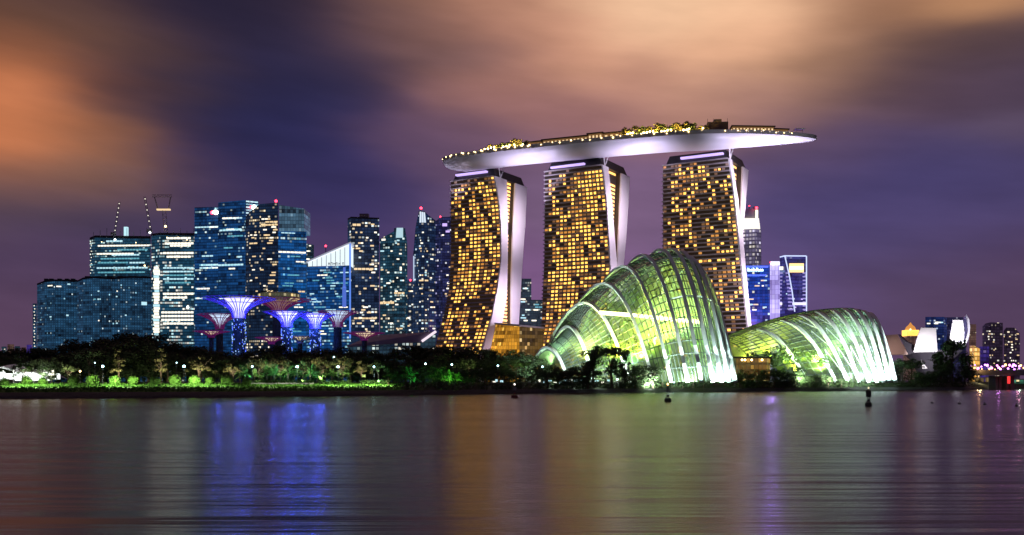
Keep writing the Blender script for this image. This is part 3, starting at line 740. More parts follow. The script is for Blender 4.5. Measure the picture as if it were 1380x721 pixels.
# the low restaurant at the left foot of the lower dome
rs = thing('garden_restaurant', 'low amber lit restaurant with a dark flat roof beside the lower dome', 'restaurant', P(1012, 512, 455))
mb = MB(); mb.hexa([P(x, y, Y) for y in (513, 483) for x, Y in ((992, 456), (1034, 452), (1038, 470), (995, 474))]); mb.build('glass_front', facade_mat('restaurant_front', (.03, .02, .015), (1.7, 3.1), (.11, .05, .008), (1, .55, .1), (1, .7, .25), .3, .8), rs)
mb = MB(); mb.hexa([P(x, y, Y) for y in (483, 480.5) for x, Y in ((988, 454), (1039, 449), (1042, 472), (992, 476))]); mb.build('roof', M['pav_roof'], rs)
for x in (1000, 1004, 1013, 1027):
    p = P(x, 485, 452.5); mb = MB(); mb.ball(p, .5, 6, 4); mb.build('ceiling_lamp', M['warm_lamp'], rs)

# ------------------------------------------------------------------ the skyline
def offices(name, label, cat, front, depth, m, strips=(), seed=0, group=None, roofm='dark_metal', zb=GZ, mats=None, shift=0.0, parapet=0.0):
    """front: [(px, depth Y, roof py), ...] from left to right; walls of that outline, closed behind"""
    root = thing(name, label, cat, (X_at((front[0][0] + front[-1][0]) / 2, front[0][1]), front[0][1], zb), group)
    rr = random.Random(seed); tops = [P(px, py, Y) for px, Y, py in front]; bots = [Vector((p.x, p.y, zb)) for p in tops]
    bt = [p + Vector((p.x / p.y * depth + shift, depth, 0)) for p in (tops[-1], tops[0])]
    ring = tops + bt; rb = [Vector((p.x, p.y, zb)) for p in ring]; n = len(ring); u0 = rr.uniform(0, 500)
    u0 = math.floor(u0)
    groups_ = {}
    for i in range(n):
        a, b = rb[i], rb[(i + 1) % n]; c, e = ring[(i + 1) % n], ring[i]; L = (b - a).length
        mm = (mats[i] if mats and i < len(mats) else m)
        mb = groups_.setdefault(mm, MB()); mb.quad(a, b, c, e, [(u0, zb), (u0 + L, zb), (u0 + L, c.z), (u0, e.z)]); u0 += math.ceil(L / 3) * 3 + 30
    fac0 = [mb.build('facade', mm, root) for mm, mb in groups_.items()][0]
    mb = MB(); mb.poly(ring); 
    if parapet:
        for i in range(len(front) - 1):
            a, b = tops[i], tops[i + 1]; mb.hexa([a + Vector((0, -.4, -.5)), b + Vector((0, -.4, -.5)), b + Vector((0, .6, -.5)), a + Vector((0, .6, -.5)), a + Vector((0, -.4, parapet)), b + Vector((0, -.4, parapet)), b + Vector((0, .6, parapet)), a + Vector((0, .6, parapet))])
    mb.build('roof', M[roofm], root)
    # whole floors left lit: every strip a window band of its own
    for (w, s0, s1, py, hpx, mk) in strips:
        a, b = tops[w], tops[w + 1]; x0 = lerp(a.x, b.x, s0); x1 = lerp(a.x, b.x, s1); y0 = lerp(a.y, b.y, s0); y1 = lerp(a.y, b.y, s1)
        nrm = Vector((b.y - a.y, -(b.x - a.x), 0)).normalized() * .35
        z0 = Z_at(py + hpx / 2, (y0 + y1) / 2); z1 = Z_at(py - hpx / 2, (y0 + y1) / 2)
        q = [Vector((x0, y0, z0)) + nrm, Vector((x1, y1, z0)) + nrm, Vector((x1, y1, z1)) + nrm, Vector((x0, y0, z1)) + nrm]
        # mullions cut the band into bays
        mb = MB(); k = max(1, int(abs(x1 - x0) / 4.5))
        for j in range(k):
            t0, t1 = (j + .06) / k, (j + .94) / k
            mb.quad(q[0].lerp(q[1], t0), q[0].lerp(q[1], t1), q[3].lerp(q[2], t1), q[3].lerp(q[2], t0))
        mb.build('lit_window', M[mk], fac0)
    return root
def rnd_strips(seed, wall, rows, mks, n, lmin=.06, lmax=.3, h=1.5, s0=.02, s1=.98):
    rr = random.Random(seed); out = []
    for _ in range(n):
        py = rr.choice(rows) if isinstance(rows, list) else round(rr.uniform(rows[0], rows[1]) / 3.6) * 3.6
        L = rr.uniform(lmin, lmax); a = rr.uniform(s0, max(s1 - L, s0 + .001)); out.append((wall, a, min(a + L, s1), py + rr.uniform(-.02, .02), h, rr.choice(mks)))
    return out
def beacon(root, px, py, Y, r, m='red_lamp', mastpx=0, name='beacon'):
    p = P(px, py, Y); mb = MB(); mb.ball(p, r, 8, 6); mb.build(name, M[m], root)
    if mastpx: mb = MB(); mb.tube([P(px, py + mastpx, Y), p], .5, 5); mb.build('mast', M['dark_metal'], root)

BLUE = (.006, .034, .085); TEAL = (.008, .045, .085); NAVY = (.006, .018, .045); PURP = (.016, .014, .04)
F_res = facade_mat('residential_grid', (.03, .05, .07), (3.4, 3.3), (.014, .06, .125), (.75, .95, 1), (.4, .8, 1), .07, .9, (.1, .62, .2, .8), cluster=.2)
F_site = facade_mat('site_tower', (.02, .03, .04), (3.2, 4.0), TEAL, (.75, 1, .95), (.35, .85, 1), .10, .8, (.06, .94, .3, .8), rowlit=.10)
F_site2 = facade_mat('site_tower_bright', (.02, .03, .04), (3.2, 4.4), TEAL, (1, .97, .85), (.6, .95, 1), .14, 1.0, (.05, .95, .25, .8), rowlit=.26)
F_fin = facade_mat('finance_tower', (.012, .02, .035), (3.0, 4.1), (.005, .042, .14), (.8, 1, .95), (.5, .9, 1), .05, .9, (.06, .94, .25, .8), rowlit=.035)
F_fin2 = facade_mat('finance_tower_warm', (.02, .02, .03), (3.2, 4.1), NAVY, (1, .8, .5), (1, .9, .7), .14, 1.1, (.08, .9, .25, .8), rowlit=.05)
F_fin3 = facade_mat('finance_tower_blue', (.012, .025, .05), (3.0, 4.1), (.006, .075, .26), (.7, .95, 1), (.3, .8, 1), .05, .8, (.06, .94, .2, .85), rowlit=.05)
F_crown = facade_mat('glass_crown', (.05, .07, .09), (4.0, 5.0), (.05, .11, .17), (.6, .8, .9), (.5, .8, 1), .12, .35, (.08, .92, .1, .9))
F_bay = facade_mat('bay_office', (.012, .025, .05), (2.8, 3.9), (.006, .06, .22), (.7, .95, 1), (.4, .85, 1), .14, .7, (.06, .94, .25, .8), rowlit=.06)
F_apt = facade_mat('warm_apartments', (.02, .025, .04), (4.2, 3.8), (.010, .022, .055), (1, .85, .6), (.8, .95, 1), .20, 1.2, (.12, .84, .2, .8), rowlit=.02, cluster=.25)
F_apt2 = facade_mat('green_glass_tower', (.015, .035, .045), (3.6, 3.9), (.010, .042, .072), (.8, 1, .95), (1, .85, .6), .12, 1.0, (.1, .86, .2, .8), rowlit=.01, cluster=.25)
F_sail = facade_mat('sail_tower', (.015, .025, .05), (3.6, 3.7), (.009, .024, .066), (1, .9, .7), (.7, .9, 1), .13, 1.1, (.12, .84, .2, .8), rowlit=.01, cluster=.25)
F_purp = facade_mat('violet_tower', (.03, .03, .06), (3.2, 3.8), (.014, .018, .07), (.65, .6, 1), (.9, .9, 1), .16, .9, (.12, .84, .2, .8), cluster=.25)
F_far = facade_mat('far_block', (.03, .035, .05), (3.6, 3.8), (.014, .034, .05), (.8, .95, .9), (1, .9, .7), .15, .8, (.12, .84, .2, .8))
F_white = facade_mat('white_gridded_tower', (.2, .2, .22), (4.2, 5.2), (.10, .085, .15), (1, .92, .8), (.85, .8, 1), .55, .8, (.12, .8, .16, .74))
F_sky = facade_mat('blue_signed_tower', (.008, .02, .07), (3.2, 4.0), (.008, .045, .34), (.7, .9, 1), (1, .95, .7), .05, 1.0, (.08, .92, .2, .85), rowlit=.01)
F_fin4 = facade_mat('white_fin', (.5, .5, .6), (4, 6), (.52, .48, .85), (.8, .8, 1), (.8, .8, 1), .5, .25, (.1, .92, .05, .97))  # strong glow in the wall stands in for floodlight on it
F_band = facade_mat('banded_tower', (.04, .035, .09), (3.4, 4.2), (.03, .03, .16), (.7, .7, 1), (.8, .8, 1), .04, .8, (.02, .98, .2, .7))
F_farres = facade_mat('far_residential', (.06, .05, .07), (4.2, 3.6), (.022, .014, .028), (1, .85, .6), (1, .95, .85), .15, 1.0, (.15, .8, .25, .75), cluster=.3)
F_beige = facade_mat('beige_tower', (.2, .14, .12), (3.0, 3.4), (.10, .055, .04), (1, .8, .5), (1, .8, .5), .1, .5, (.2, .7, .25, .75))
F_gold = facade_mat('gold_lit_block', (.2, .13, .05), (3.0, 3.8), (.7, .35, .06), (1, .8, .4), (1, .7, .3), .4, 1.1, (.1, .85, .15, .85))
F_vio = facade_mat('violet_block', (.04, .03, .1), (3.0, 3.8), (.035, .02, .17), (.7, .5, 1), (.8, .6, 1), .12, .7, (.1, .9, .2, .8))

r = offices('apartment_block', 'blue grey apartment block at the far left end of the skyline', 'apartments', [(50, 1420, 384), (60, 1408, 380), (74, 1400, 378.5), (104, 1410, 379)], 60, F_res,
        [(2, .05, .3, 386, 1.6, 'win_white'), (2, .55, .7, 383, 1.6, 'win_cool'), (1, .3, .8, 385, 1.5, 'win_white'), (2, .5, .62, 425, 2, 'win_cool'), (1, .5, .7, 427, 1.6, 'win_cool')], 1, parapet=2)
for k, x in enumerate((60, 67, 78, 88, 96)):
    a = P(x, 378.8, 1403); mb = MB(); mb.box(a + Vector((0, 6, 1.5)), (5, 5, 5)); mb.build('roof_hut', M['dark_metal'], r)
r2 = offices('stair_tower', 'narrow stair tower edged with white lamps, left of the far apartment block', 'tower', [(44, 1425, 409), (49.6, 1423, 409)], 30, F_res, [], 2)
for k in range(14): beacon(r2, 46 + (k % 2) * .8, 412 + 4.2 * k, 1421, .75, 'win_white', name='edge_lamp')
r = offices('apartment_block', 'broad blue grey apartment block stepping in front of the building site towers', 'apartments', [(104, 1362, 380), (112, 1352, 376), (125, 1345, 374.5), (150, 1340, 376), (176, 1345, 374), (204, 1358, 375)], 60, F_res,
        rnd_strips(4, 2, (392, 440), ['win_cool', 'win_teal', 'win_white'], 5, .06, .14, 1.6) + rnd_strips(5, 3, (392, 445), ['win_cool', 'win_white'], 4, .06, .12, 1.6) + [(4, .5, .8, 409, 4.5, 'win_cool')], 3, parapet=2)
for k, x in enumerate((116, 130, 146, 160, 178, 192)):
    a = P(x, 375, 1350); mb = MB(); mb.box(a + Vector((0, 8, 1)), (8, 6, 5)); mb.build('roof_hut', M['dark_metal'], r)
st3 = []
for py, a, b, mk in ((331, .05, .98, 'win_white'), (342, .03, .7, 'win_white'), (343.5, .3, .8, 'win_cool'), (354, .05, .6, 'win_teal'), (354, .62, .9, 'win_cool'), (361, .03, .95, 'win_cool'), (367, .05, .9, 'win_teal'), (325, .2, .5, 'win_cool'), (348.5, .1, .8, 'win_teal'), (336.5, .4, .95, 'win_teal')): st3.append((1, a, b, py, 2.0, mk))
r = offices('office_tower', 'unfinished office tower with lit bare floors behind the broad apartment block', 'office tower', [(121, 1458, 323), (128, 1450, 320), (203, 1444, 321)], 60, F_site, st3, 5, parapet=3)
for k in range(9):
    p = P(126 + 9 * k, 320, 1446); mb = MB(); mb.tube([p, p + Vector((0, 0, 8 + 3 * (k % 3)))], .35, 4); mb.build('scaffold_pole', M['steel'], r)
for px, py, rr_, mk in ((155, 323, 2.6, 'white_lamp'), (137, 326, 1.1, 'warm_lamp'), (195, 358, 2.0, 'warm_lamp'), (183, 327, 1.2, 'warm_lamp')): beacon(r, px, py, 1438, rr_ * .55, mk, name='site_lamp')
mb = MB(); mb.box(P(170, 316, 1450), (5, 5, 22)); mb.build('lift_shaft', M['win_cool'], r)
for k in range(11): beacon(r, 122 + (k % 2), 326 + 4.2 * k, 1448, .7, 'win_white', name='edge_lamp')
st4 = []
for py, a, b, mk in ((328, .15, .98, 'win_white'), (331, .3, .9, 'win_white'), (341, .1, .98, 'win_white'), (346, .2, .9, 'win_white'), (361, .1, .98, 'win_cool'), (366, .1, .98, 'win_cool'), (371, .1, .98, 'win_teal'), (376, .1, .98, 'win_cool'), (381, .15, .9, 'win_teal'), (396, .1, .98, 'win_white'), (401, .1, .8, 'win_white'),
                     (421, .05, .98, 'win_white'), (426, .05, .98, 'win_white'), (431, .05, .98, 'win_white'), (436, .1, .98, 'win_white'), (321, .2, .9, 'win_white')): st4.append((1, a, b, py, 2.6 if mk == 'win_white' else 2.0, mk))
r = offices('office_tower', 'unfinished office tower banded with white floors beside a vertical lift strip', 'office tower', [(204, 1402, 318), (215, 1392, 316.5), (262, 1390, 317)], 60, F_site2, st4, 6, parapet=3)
mb = MB()
mb2 = MB()
for k in range(24):
    (mb2 if k % 5 == 3 else mb).box(P(210.5 + (k % 3) * .4, 361 + 3.9 * k, 1391), (5.5 + (k * 7 % 4), 3, 3.2))
mb.build('lift_strip', M['win_white'], r); mb2.build('lift_strip', M['win_cool'], r)
for px, py, rr_, mk in ((202, 313.5, 2.4, 'white_lamp'), (253, 414, 3.0, 'white_lamp'), (240, 320, 1.2, 'warm_lamp'), (252, 323, 1.3, 'warm_lamp'), (225, 320, 1.1, 'warm_lamp')): beacon(r, px, py, 1384, rr_ * .6, mk, name='site_lamp')
for k in range(6):
    p = P(216 + 9 * k, 316.5, 1392); mb = MB(); mb.tube([p, p + Vector((0, 0, 6 + 3 * (k % 2)))], .35, 4); mb.build('scaffold_pole', M['steel'], r)

# cranes on the building site
def lattice(mb, a, b, w, n):
    a, b = Vector(a), Vector(b); s = Vector((w / 2, 0, 0)) if abs((b - a).normalized().x) < .7 else Vector((0, 0, w / 2))
    mb.tube([a - s, b - s], .35, 4); mb.tube([a + s, b + s], .35, 4)
    for i in range(n): mb.tube([a.lerp(b, i / n) + (s if i % 2 else -s), a.lerp(b, (i + 1) / n) + (-s if i % 2 else s)], .22, 4)
for label, foot, knee, tip, Y, dots in (('left crane with a row of small lamps up its tilted jib', (154, 321), (154.5, 314), (161, 272), 1446, 7), ('middle crane with a lamp lit jib leaning left over the lift strip', (203.5, 318), (203, 310), (195, 265), 1398, 6)):
    cr = thing('tower_crane', label, 'crane', P(*foot, Y), 'tower cranes on the unfinished towers')
    mb = MB(); lattice(mb, P(*foot, Y), P(*knee, Y), 4, 4); mb.build('mast', M['steel'], cr)
    mb = MB(); lattice(mb, P(*knee, Y), P(*tip, Y), 2.4, 14); mb.build('jib', M['steel'], cr)
    mb = MB(); mb.box(P(knee[0] - 2, knee[1] + 1, Y), (6, 4, 4)); mb.build('cabin', M['concrete'], cr)
    for k in range(dots):
        p = P(lerp(knee[0], tip[0], (k + .6) / dots), lerp(knee[1], tip[1], (k + .6) / dots), Y - 1.5); mb = MB(); mb.ball(p, .75, 6, 4); mb.build('jib_lamp', M['win_white'], cr)
Y = 1396
cr = thing('tower_crane', 'tall pale crane with a wide flat top rising over the white banded tower', 'crane', P(222, 316, Y), 'tower cranes on the unfinished towers')
mb = MB(); lattice(mb, P(224, 316, Y), P(221, 283, Y), 5, 10); mb.build('mast', M['steel'], cr)
mb = MB(); lattice(mb, P(205, 264, Y), P(232, 264, Y), 3, 10); lattice(mb, P(208, 265, Y), P(213, 282, Y), 1, 5); lattice(mb, P(230, 265, Y), P(227, 282, Y), 1, 5); mb.build('jib', mat('crane_paint', (.6, .56, .42), .5), cr)
mb = MB(); mb.box(P(220.5, 282.5, Y), (19, 4, 2)); mb.build('lamp_bar', M['win_warm'], cr)
beacon(cr, 223, 305, Y - 3, 1.5, 'warm_lamp', name='work_lamp')

# the finance towers
sA = rnd_strips(11, 0, [303, 306, 314, 318, 333, 345, 357, 361, 389, 393, 402], ['win_cool', 'win_teal', 'win_cool', 'win_white'], 15, .12, .55, 1.9)
sA += [(0, .25, .98, 357, 2.4, 'win_cool'), (0, .2, .9, 361, 2.0, 'win_cool'), (0, .02, .95, 306, 1.8, 'win_cool')]
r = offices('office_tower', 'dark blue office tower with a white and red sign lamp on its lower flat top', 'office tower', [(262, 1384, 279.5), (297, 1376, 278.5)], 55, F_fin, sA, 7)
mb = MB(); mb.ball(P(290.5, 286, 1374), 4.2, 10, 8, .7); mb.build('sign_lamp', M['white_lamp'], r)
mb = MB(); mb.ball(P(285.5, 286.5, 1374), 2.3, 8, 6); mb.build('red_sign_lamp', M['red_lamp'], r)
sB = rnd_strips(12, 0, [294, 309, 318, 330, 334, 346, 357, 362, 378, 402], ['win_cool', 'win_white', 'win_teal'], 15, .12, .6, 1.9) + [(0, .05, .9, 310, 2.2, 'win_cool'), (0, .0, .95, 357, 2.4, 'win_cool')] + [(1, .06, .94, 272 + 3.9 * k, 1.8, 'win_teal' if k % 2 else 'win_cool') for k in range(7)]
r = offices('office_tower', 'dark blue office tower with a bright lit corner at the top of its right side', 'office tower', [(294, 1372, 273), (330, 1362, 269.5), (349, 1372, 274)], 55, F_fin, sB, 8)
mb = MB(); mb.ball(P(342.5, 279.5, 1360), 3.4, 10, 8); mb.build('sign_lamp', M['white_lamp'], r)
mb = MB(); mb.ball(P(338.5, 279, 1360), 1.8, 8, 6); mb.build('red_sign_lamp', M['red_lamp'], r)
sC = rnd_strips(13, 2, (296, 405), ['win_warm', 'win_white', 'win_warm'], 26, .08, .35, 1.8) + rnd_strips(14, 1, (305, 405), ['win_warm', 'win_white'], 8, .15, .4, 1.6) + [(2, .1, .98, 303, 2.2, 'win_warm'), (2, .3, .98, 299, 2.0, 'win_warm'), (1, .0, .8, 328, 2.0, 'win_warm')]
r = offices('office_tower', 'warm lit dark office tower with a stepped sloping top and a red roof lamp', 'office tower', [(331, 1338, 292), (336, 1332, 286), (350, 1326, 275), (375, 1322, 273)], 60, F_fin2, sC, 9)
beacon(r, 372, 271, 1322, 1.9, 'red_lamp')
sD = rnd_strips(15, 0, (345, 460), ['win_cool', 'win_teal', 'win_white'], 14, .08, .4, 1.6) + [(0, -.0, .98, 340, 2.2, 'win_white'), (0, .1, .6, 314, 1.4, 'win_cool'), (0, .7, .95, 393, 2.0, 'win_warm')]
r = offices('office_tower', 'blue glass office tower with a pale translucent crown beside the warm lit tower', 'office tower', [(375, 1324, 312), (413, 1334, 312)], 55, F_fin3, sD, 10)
mb = MB(); q = [P(376, 312, 1325), P(410, 312, 1334), P(410, 281.5, 1334), P(376, 276, 1325)]; mb.quad(*q, [(0, 0), (36, 0), (36, 31), (0, 36)]); bk = Vector((0, 40, 0))
mb.quad(q[1], q[1] + bk, q[2] + bk, q[2], [(0, 0), (40, 0), (40, 31), (0, 31)]); mb.quad(q[0] + bk, q[0], q[3], q[3] + bk, [(0, 0), (40, 0), (40, 36), (0, 36)]); mb.quad(q[1] + bk, q[0] + bk, q[3] + bk, q[2] + bk, [(0, 0), (36, 0), (36, 31), (0, 31)])
mb.build('crown', F_crown, r)
r = offices('office_tower', 'small dark tower peeping out right of the pale crowned tower', 'office tower', [(411, 1500, 328), (423, 1500, 330)], 40, F_far, rnd_strips(16, 0, (331, 352), ['win_white'], 5, .2, .5, 1.5), 11)

# the office block with the slanting lit roof
sE = rnd_strips(17, 0, (366, 455), ['win_cool', 'win_teal', 'win_white', 'win_cool'], 34, .05, .25, 1.6)
r = offices('office_block', 'teal office block with a white lit hall under its steep slanting roof', 'office block', [(413.5, 1252, 359.5), (472, 1240, 358)], 50, F_bay, sE, 12)
q = [P(415, 359, 1249), P(471, 357.6, 1239.5), P(471, 330.5, 1239.5), P(415, 354.5, 1249)]; mb = MB(); L = (q[1] - q[0]).length
mb.quad(*q); o_ = Vector((0, 30, 0)); mb.quad(q[1], q[1] + o_, q[2] + o_, q[2]); mb.quad(q[3], q[2], q[2] + o_, q[3] + o_); mb.build('sky_hall', glow_mat('hall_glass_lit', (.82, .95, 1), 1.05), r)
mb = MB()
for k in range(10):
    t = k / 9; a = q[0].lerp(q[1], t) + Vector((0, -.4, 0)); b = q[3].lerp(q[2], t) + Vector((0, -.4, 0)); mb.tube([a, b], .35, 4)
mb.build('mullion', M['steel'], r)
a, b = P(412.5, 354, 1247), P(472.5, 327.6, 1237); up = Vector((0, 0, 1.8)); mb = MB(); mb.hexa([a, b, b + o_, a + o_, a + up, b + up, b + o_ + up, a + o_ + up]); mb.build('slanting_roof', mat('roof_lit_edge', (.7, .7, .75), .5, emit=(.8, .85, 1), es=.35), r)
M['sign_red'] = mat('dark_red_sign', (.10, .02, .02), .6)
for k, (x0, w, h) in enumerate(((443.5, 2.2, 3.6), (446.8, 2.6, 3.6), (450.4, 2.4, 2.6), (453.8, 2.0, 3.4), (457.6, 2.4, 3.0), (462.4, 2.2, 3.4))):
    mb = MB(); Ys = 1241; p = P(x0, 355.4, Ys); W = w / F_PX * Ys; H = h / F_PX * Ys
    mb.box(p + Vector((-W * .38, 0, 0)), (W * .24, .5, H)); mb.box(p + Vector((W * .38, 0, 0)), (W * .24, .5, H)); mb.box(p + Vector((0, 0, H * .38 if k % 2 else 0)), (W * .52, .5, H * .22)); mb.build('sign_letter', M['sign_red'], r)
mb = MB(); mb.box(P(471.8, 392, 1239), (1.8, 2, 120)); mb.build('edge_light', glow_mat('blue_edge', (.12, .3, 1), .9), r)
for py, w in ((400, 5), (374, 3)):
    mb = MB(); mb.box(P(464, py, 1241), (w, .6, 26)); mb.build('blue_panel', glow_mat('blue_panel', (.12, .25, 1), .6), r)
beacon(r, 439, 331.5, 1400, 1.5, 'red_lamp', 12)

r = offices('apartment_tower', 'tall dark tower with scattered warm windows right of the slanting roof', 'tower', [(468.5, 1304, 296), (473, 1296, 293.5), (511, 1298, 295)], 45, F_apt,
        rnd_strips(18, 1, (300, 455), ['win_warm', 'win_white', 'win_warm'], 30, .05, .2, 2.0) + [(1, .1, .8, 362.5, 2.6, 'win_warm'), (1, .05, .35, 303, 3, 'win_warm'), (1, .1, .9, 429, 2.2, 'win_warm')], 13, parapet=1.5)
mb = MB(); mb.box(P(491, 292, 1310), (12, 8, 7)); mb.build('roof_hut', M['concrete'], r)
r = offices('apartment_tower', 'teal glass tower with a slanting roof between two taller dark towers', 'tower', [(512, 1352, 322), (532, 1344, 311)], 40, F_apt2, rnd_strips(19, 0, (325, 450), ['win_white', 'win_cool', 'win_warm'], 16, .08, .25, 1.8) + [(0, .0, .98, 408, 3.2, 'win_warm'), (0, .1, .4, 323, 2.5, 'win_white')], 14)
r = offices('apartment_tower', 'slim teal tower with a bright white lit cap', 'tower', [(531, 1340, 307.5), (546, 1344, 307.5), (549, 1350, 330)], 40, F_apt2, rnd_strips(20, 0, (325, 450), ['win_white', 'win_cool', 'win_warm'], 16, .1, .35, 1.8) + [(0, -.0, .95, 395, 2.4, 'win_warm'), (0, .5, .7, 362, 5, 'win_white')], 15)
q = [P(533.5, 320, 1338), P(543, 320, 1341), P(543, 307, 1341), P(534.5, 307, 1338)]; mb = MB(); mb.hexa([q[0], q[1], q[1] + Vector((0, 12, 0)), q[0] + Vector((0, 12, 0)), q[3], q[2], q[2] + Vector((0, 12, 0)), q[3] + Vector((0, 12, 0))]); mb.build('lit_cap', glow_mat('cap_glass', (.6, .9, 1), .75), r)
r = offices('office_tower', 'low dark block with warm windows between the white capped and pointed towers', 'office tower', [(546, 1390, 378), (562, 1390, 378)], 40, F_apt, rnd_strips(21, 0, (382, 455), ['win_white', 'win_warm'], 8, .15, .4, 1.8), 16)
r = offices('apartment_tower', 'pointed tower with a glowing white tip and red roof lamp', 'tower', [(556.5, 1326, 346), (560, 1322, 306), (564.5, 1316, 284), (572, 1314, 285), (578, 1316, 290.5), (587, 1322, 297)], 45, F_sail,
        rnd_strips(22, 4, (315, 455), ['win_warm', 'win_white'], 10, .15, .5, 1.8) + rnd_strips(23, 2, (310, 455), ['win_warm', 'win_white'], 14, .15, .5, 1.8) + rnd_strips(24, 3, (330, 455), ['win_warm', 'win_white', 'win_cool'], 9, .15, .5, 1.8) + [(3, 0, .9, 378, 2, 'win_warm'), (2, 0, .9, 378, 2, 'win_warm')], 17)
q = [P(565, 300, 1314), P(574.5, 300, 1313), P(573, 286.5, 1313), P(565.6, 285, 1314)]; mb = MB(); b4 = Vector((0, -.6, 0))
for k in range(3): t0, t1 = k / 3 + .03, (k + 1) / 3 - .03; mb.quad(*[p + b4 for p in (q[0].lerp(q[1], t0), q[0].lerp(q[1], t1), q[3].lerp(q[2], t1), q[3].lerp(q[2], t0))])
mb.build('lit_tip', glow_mat('tip_glass', (.75, .88, 1), .95), r); beacon(r, 567.5, 280.5, 1316, 1.7, 'red_lamp', 5)
mb = MB(); mb.box(P(557.6, 362, 1323), (1.5, 1, 34)); mb.build('edge_light', glow_mat('edge_glow', (.6, .75, 1), .8), r)
beacon(r, 553, 377.5, 1385, 1.3, 'red_lamp')
r = offices('apartment_tower', 'violet lit tower half hidden behind the leftmost hotel tower', 'tower', [(587, 1362, 298), (594, 1356, 292.5), (612, 1356, 292)], 45, F_purp, rnd_strips(25, 1, (305, 455), ['win_white', 'win_warm'], 12, .1, .3, 1.8) + [(1, .1, .5, 303, 4, 'violet_strip'), (1, .35, .7, 312, 2.5, 'violet_strip')], 18)
beacon(r, 593.5, 292, 1356, 1.1, 'red_lamp')
r = offices('office_tower', 'dark teal tower between the leftmost and middle hotel towers', 'office tower', [(697, 1400, 375.5), (716, 1404, 375.5)], 40, F_far, rnd_strips(26, 0, (380, 440), ['win_cool', 'win_white'], 9, .15, .45, 1.8, .2), 19)
r = offices('office_tower', 'low teal block touching the left edge of the middle hotel tower', 'office tower', [(714, 1460, 404), (738, 1460, 404)], 40, F_far, rnd_strips(27, 0, (408, 440), ['win_cool', 'win_white', 'win_teal'], 7, .15, .45, 1.8), 20)

# right of the hotel
r = offices('office_tower', 'white lit tower with a glowing stepped crown and red mast lamp', 'office tower', [(999, 1310, 309), (1019, 1300, 308.5), (1026, 1306, 309)], 30, F_white, [], 21)
for (x0, x1, y0, y1, mk) in ((1000, 1024.5, 308.5, 300, 'win_white'), (1001, 1023.5, 299.5, 294, 'win_white')):
    q = [P(x0, y0, 1304), P(x1, y0, 1304), P(x1 - .8, y1, 1304), P(x0 + .8, y1, 1304)]; o_ = Vector((0, 24, 0)); mb = MB(); mb.hexa([q[0], q[1], q[1] + o_, q[0] + o_, q[3], q[2], q[2] + o_, q[3] + o_]); mb.build('lit_crown', glow_mat('crown_glow', (1, .95, .85), 1.15), r)
mb = MB()
for (x0, x1, y0, y1) in ((1002, 1016, 294, 281), (1017, 1022.5, 294, 278)):
    q = [P(x0, y0, 1308), P(x1, y0, 1308), P(x1, y1, 1308), P(x0, y1, 1308)]; mb.hexa([q[0], q[1], q[1] + o_ * .5, q[0] + o_ * .5, q[3], q[2], q[2] + o_ * .5, q[3] + o_ * .5])
mb.build('crown_block', mat('crown_stone', (.4, .36, .4), .7), r)
mb = MB(); q = P(1019.8, 290, 1306); mb.box(q, (3, 2, 14)); mb.build('spire_lamp', M['win_white'], r)
beacon(r, 1019.6, 280, 1304, 1.6, 'red_lamp'); beacon(r, 1010, 277.5, 1310, .8, 'red_lamp', 6)
r = offices('office_tower', 'saturated blue office tower with a glowing white blue rooftop sign', 'office tower', [(1002, 1240, 358), (1037.5, 1236, 357)], 40, F_sky, rnd_strips(28, 0, (375, 430), ['win_cool', 'win_warm', 'win_white'], 12, .06, .22, 1.7), 22)
rs_ = random.Random(77)
for k in range(9):
    x = 1008.5 + 2.4 * k; h = 5.2 if k in (0, 3, 5) else 3.6; mb = MB(); Ys = 1233; W = 1.6 / F_PX * Ys; H = h / F_PX * Ys; p = P(x, 364 - (h - 3.6) / 2, Ys)
    mb.box(p + Vector((-W * .4, 0, 0)), (W * .3, .6, H)); mb.box(p + Vector((W * .4, 0, -H * .1)), (W * .3, .6, H * .7)); mb.box(p + Vector((0, 0, (-.3, .1, .28)[k % 3] * H)), (W * .55, .6, H * .2)); mb.build('sign_letter', glow_mat('sign_white_blue', (.55, .85, 1), 4.0), r)
mb = MB(); mb.box(P(1020, 359.4, 1235.6), (28, 1, 2.4)); mb.box(P(1020, 371, 1237), (30, 1, 2)); mb.build('blue_wash_lamp', glow_mat('blue_wash', (.02, .12, 1), 1.1), r)
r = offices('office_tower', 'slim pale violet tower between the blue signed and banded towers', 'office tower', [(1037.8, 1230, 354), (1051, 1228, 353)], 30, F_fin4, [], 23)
light('violet_streak_lamp', 'POINT', P(1040, 425, 1110), 330000, (.42, .2, 1), 5.0); beacon(r, 1038.6, 353.5, 1228, 1.0, 'red_lamp'); mb = MB(); mb.box(P(1044.5, 354.5, 1227), (11, 2, 4)); mb.build('top_lamp', glow_mat('top_glow', (.85, .85, 1), 1.4), r)  # added violet lamp, hung in front for its reflection on the water
r = offices('office_tower', 'violet banded tower outlined in light with a golden rooftop sign', 'office tower', [(1051, 1216, 347), (1057.5, 1206, 345), (1086.5, 1212, 345.5)], 40, F_band, rnd_strips(29, 1, (375, 425), ['win_cool', 'violet_strip'], 6, .06, .2, 1.6), 24)
M['outline'] = glow_mat('outline_light', (.6, .72, 1), 1.1); M['band'] = glow_mat('floor_band_light', (.45, .42, .95), .55)
for pts in ([(1051, 346.5), (1057.5, 344.8), (1086.5, 345)], [(1086.8, 345), (1086.8, 420)], [(1057.6, 345), (1063, 368), (1067.5, 393), (1071, 420)]):
    mb = MB(); mb.tube([P(x, y, 1203) for x, y in pts], .8, 5); mb.build('outline_lamp', M['outline'], r)
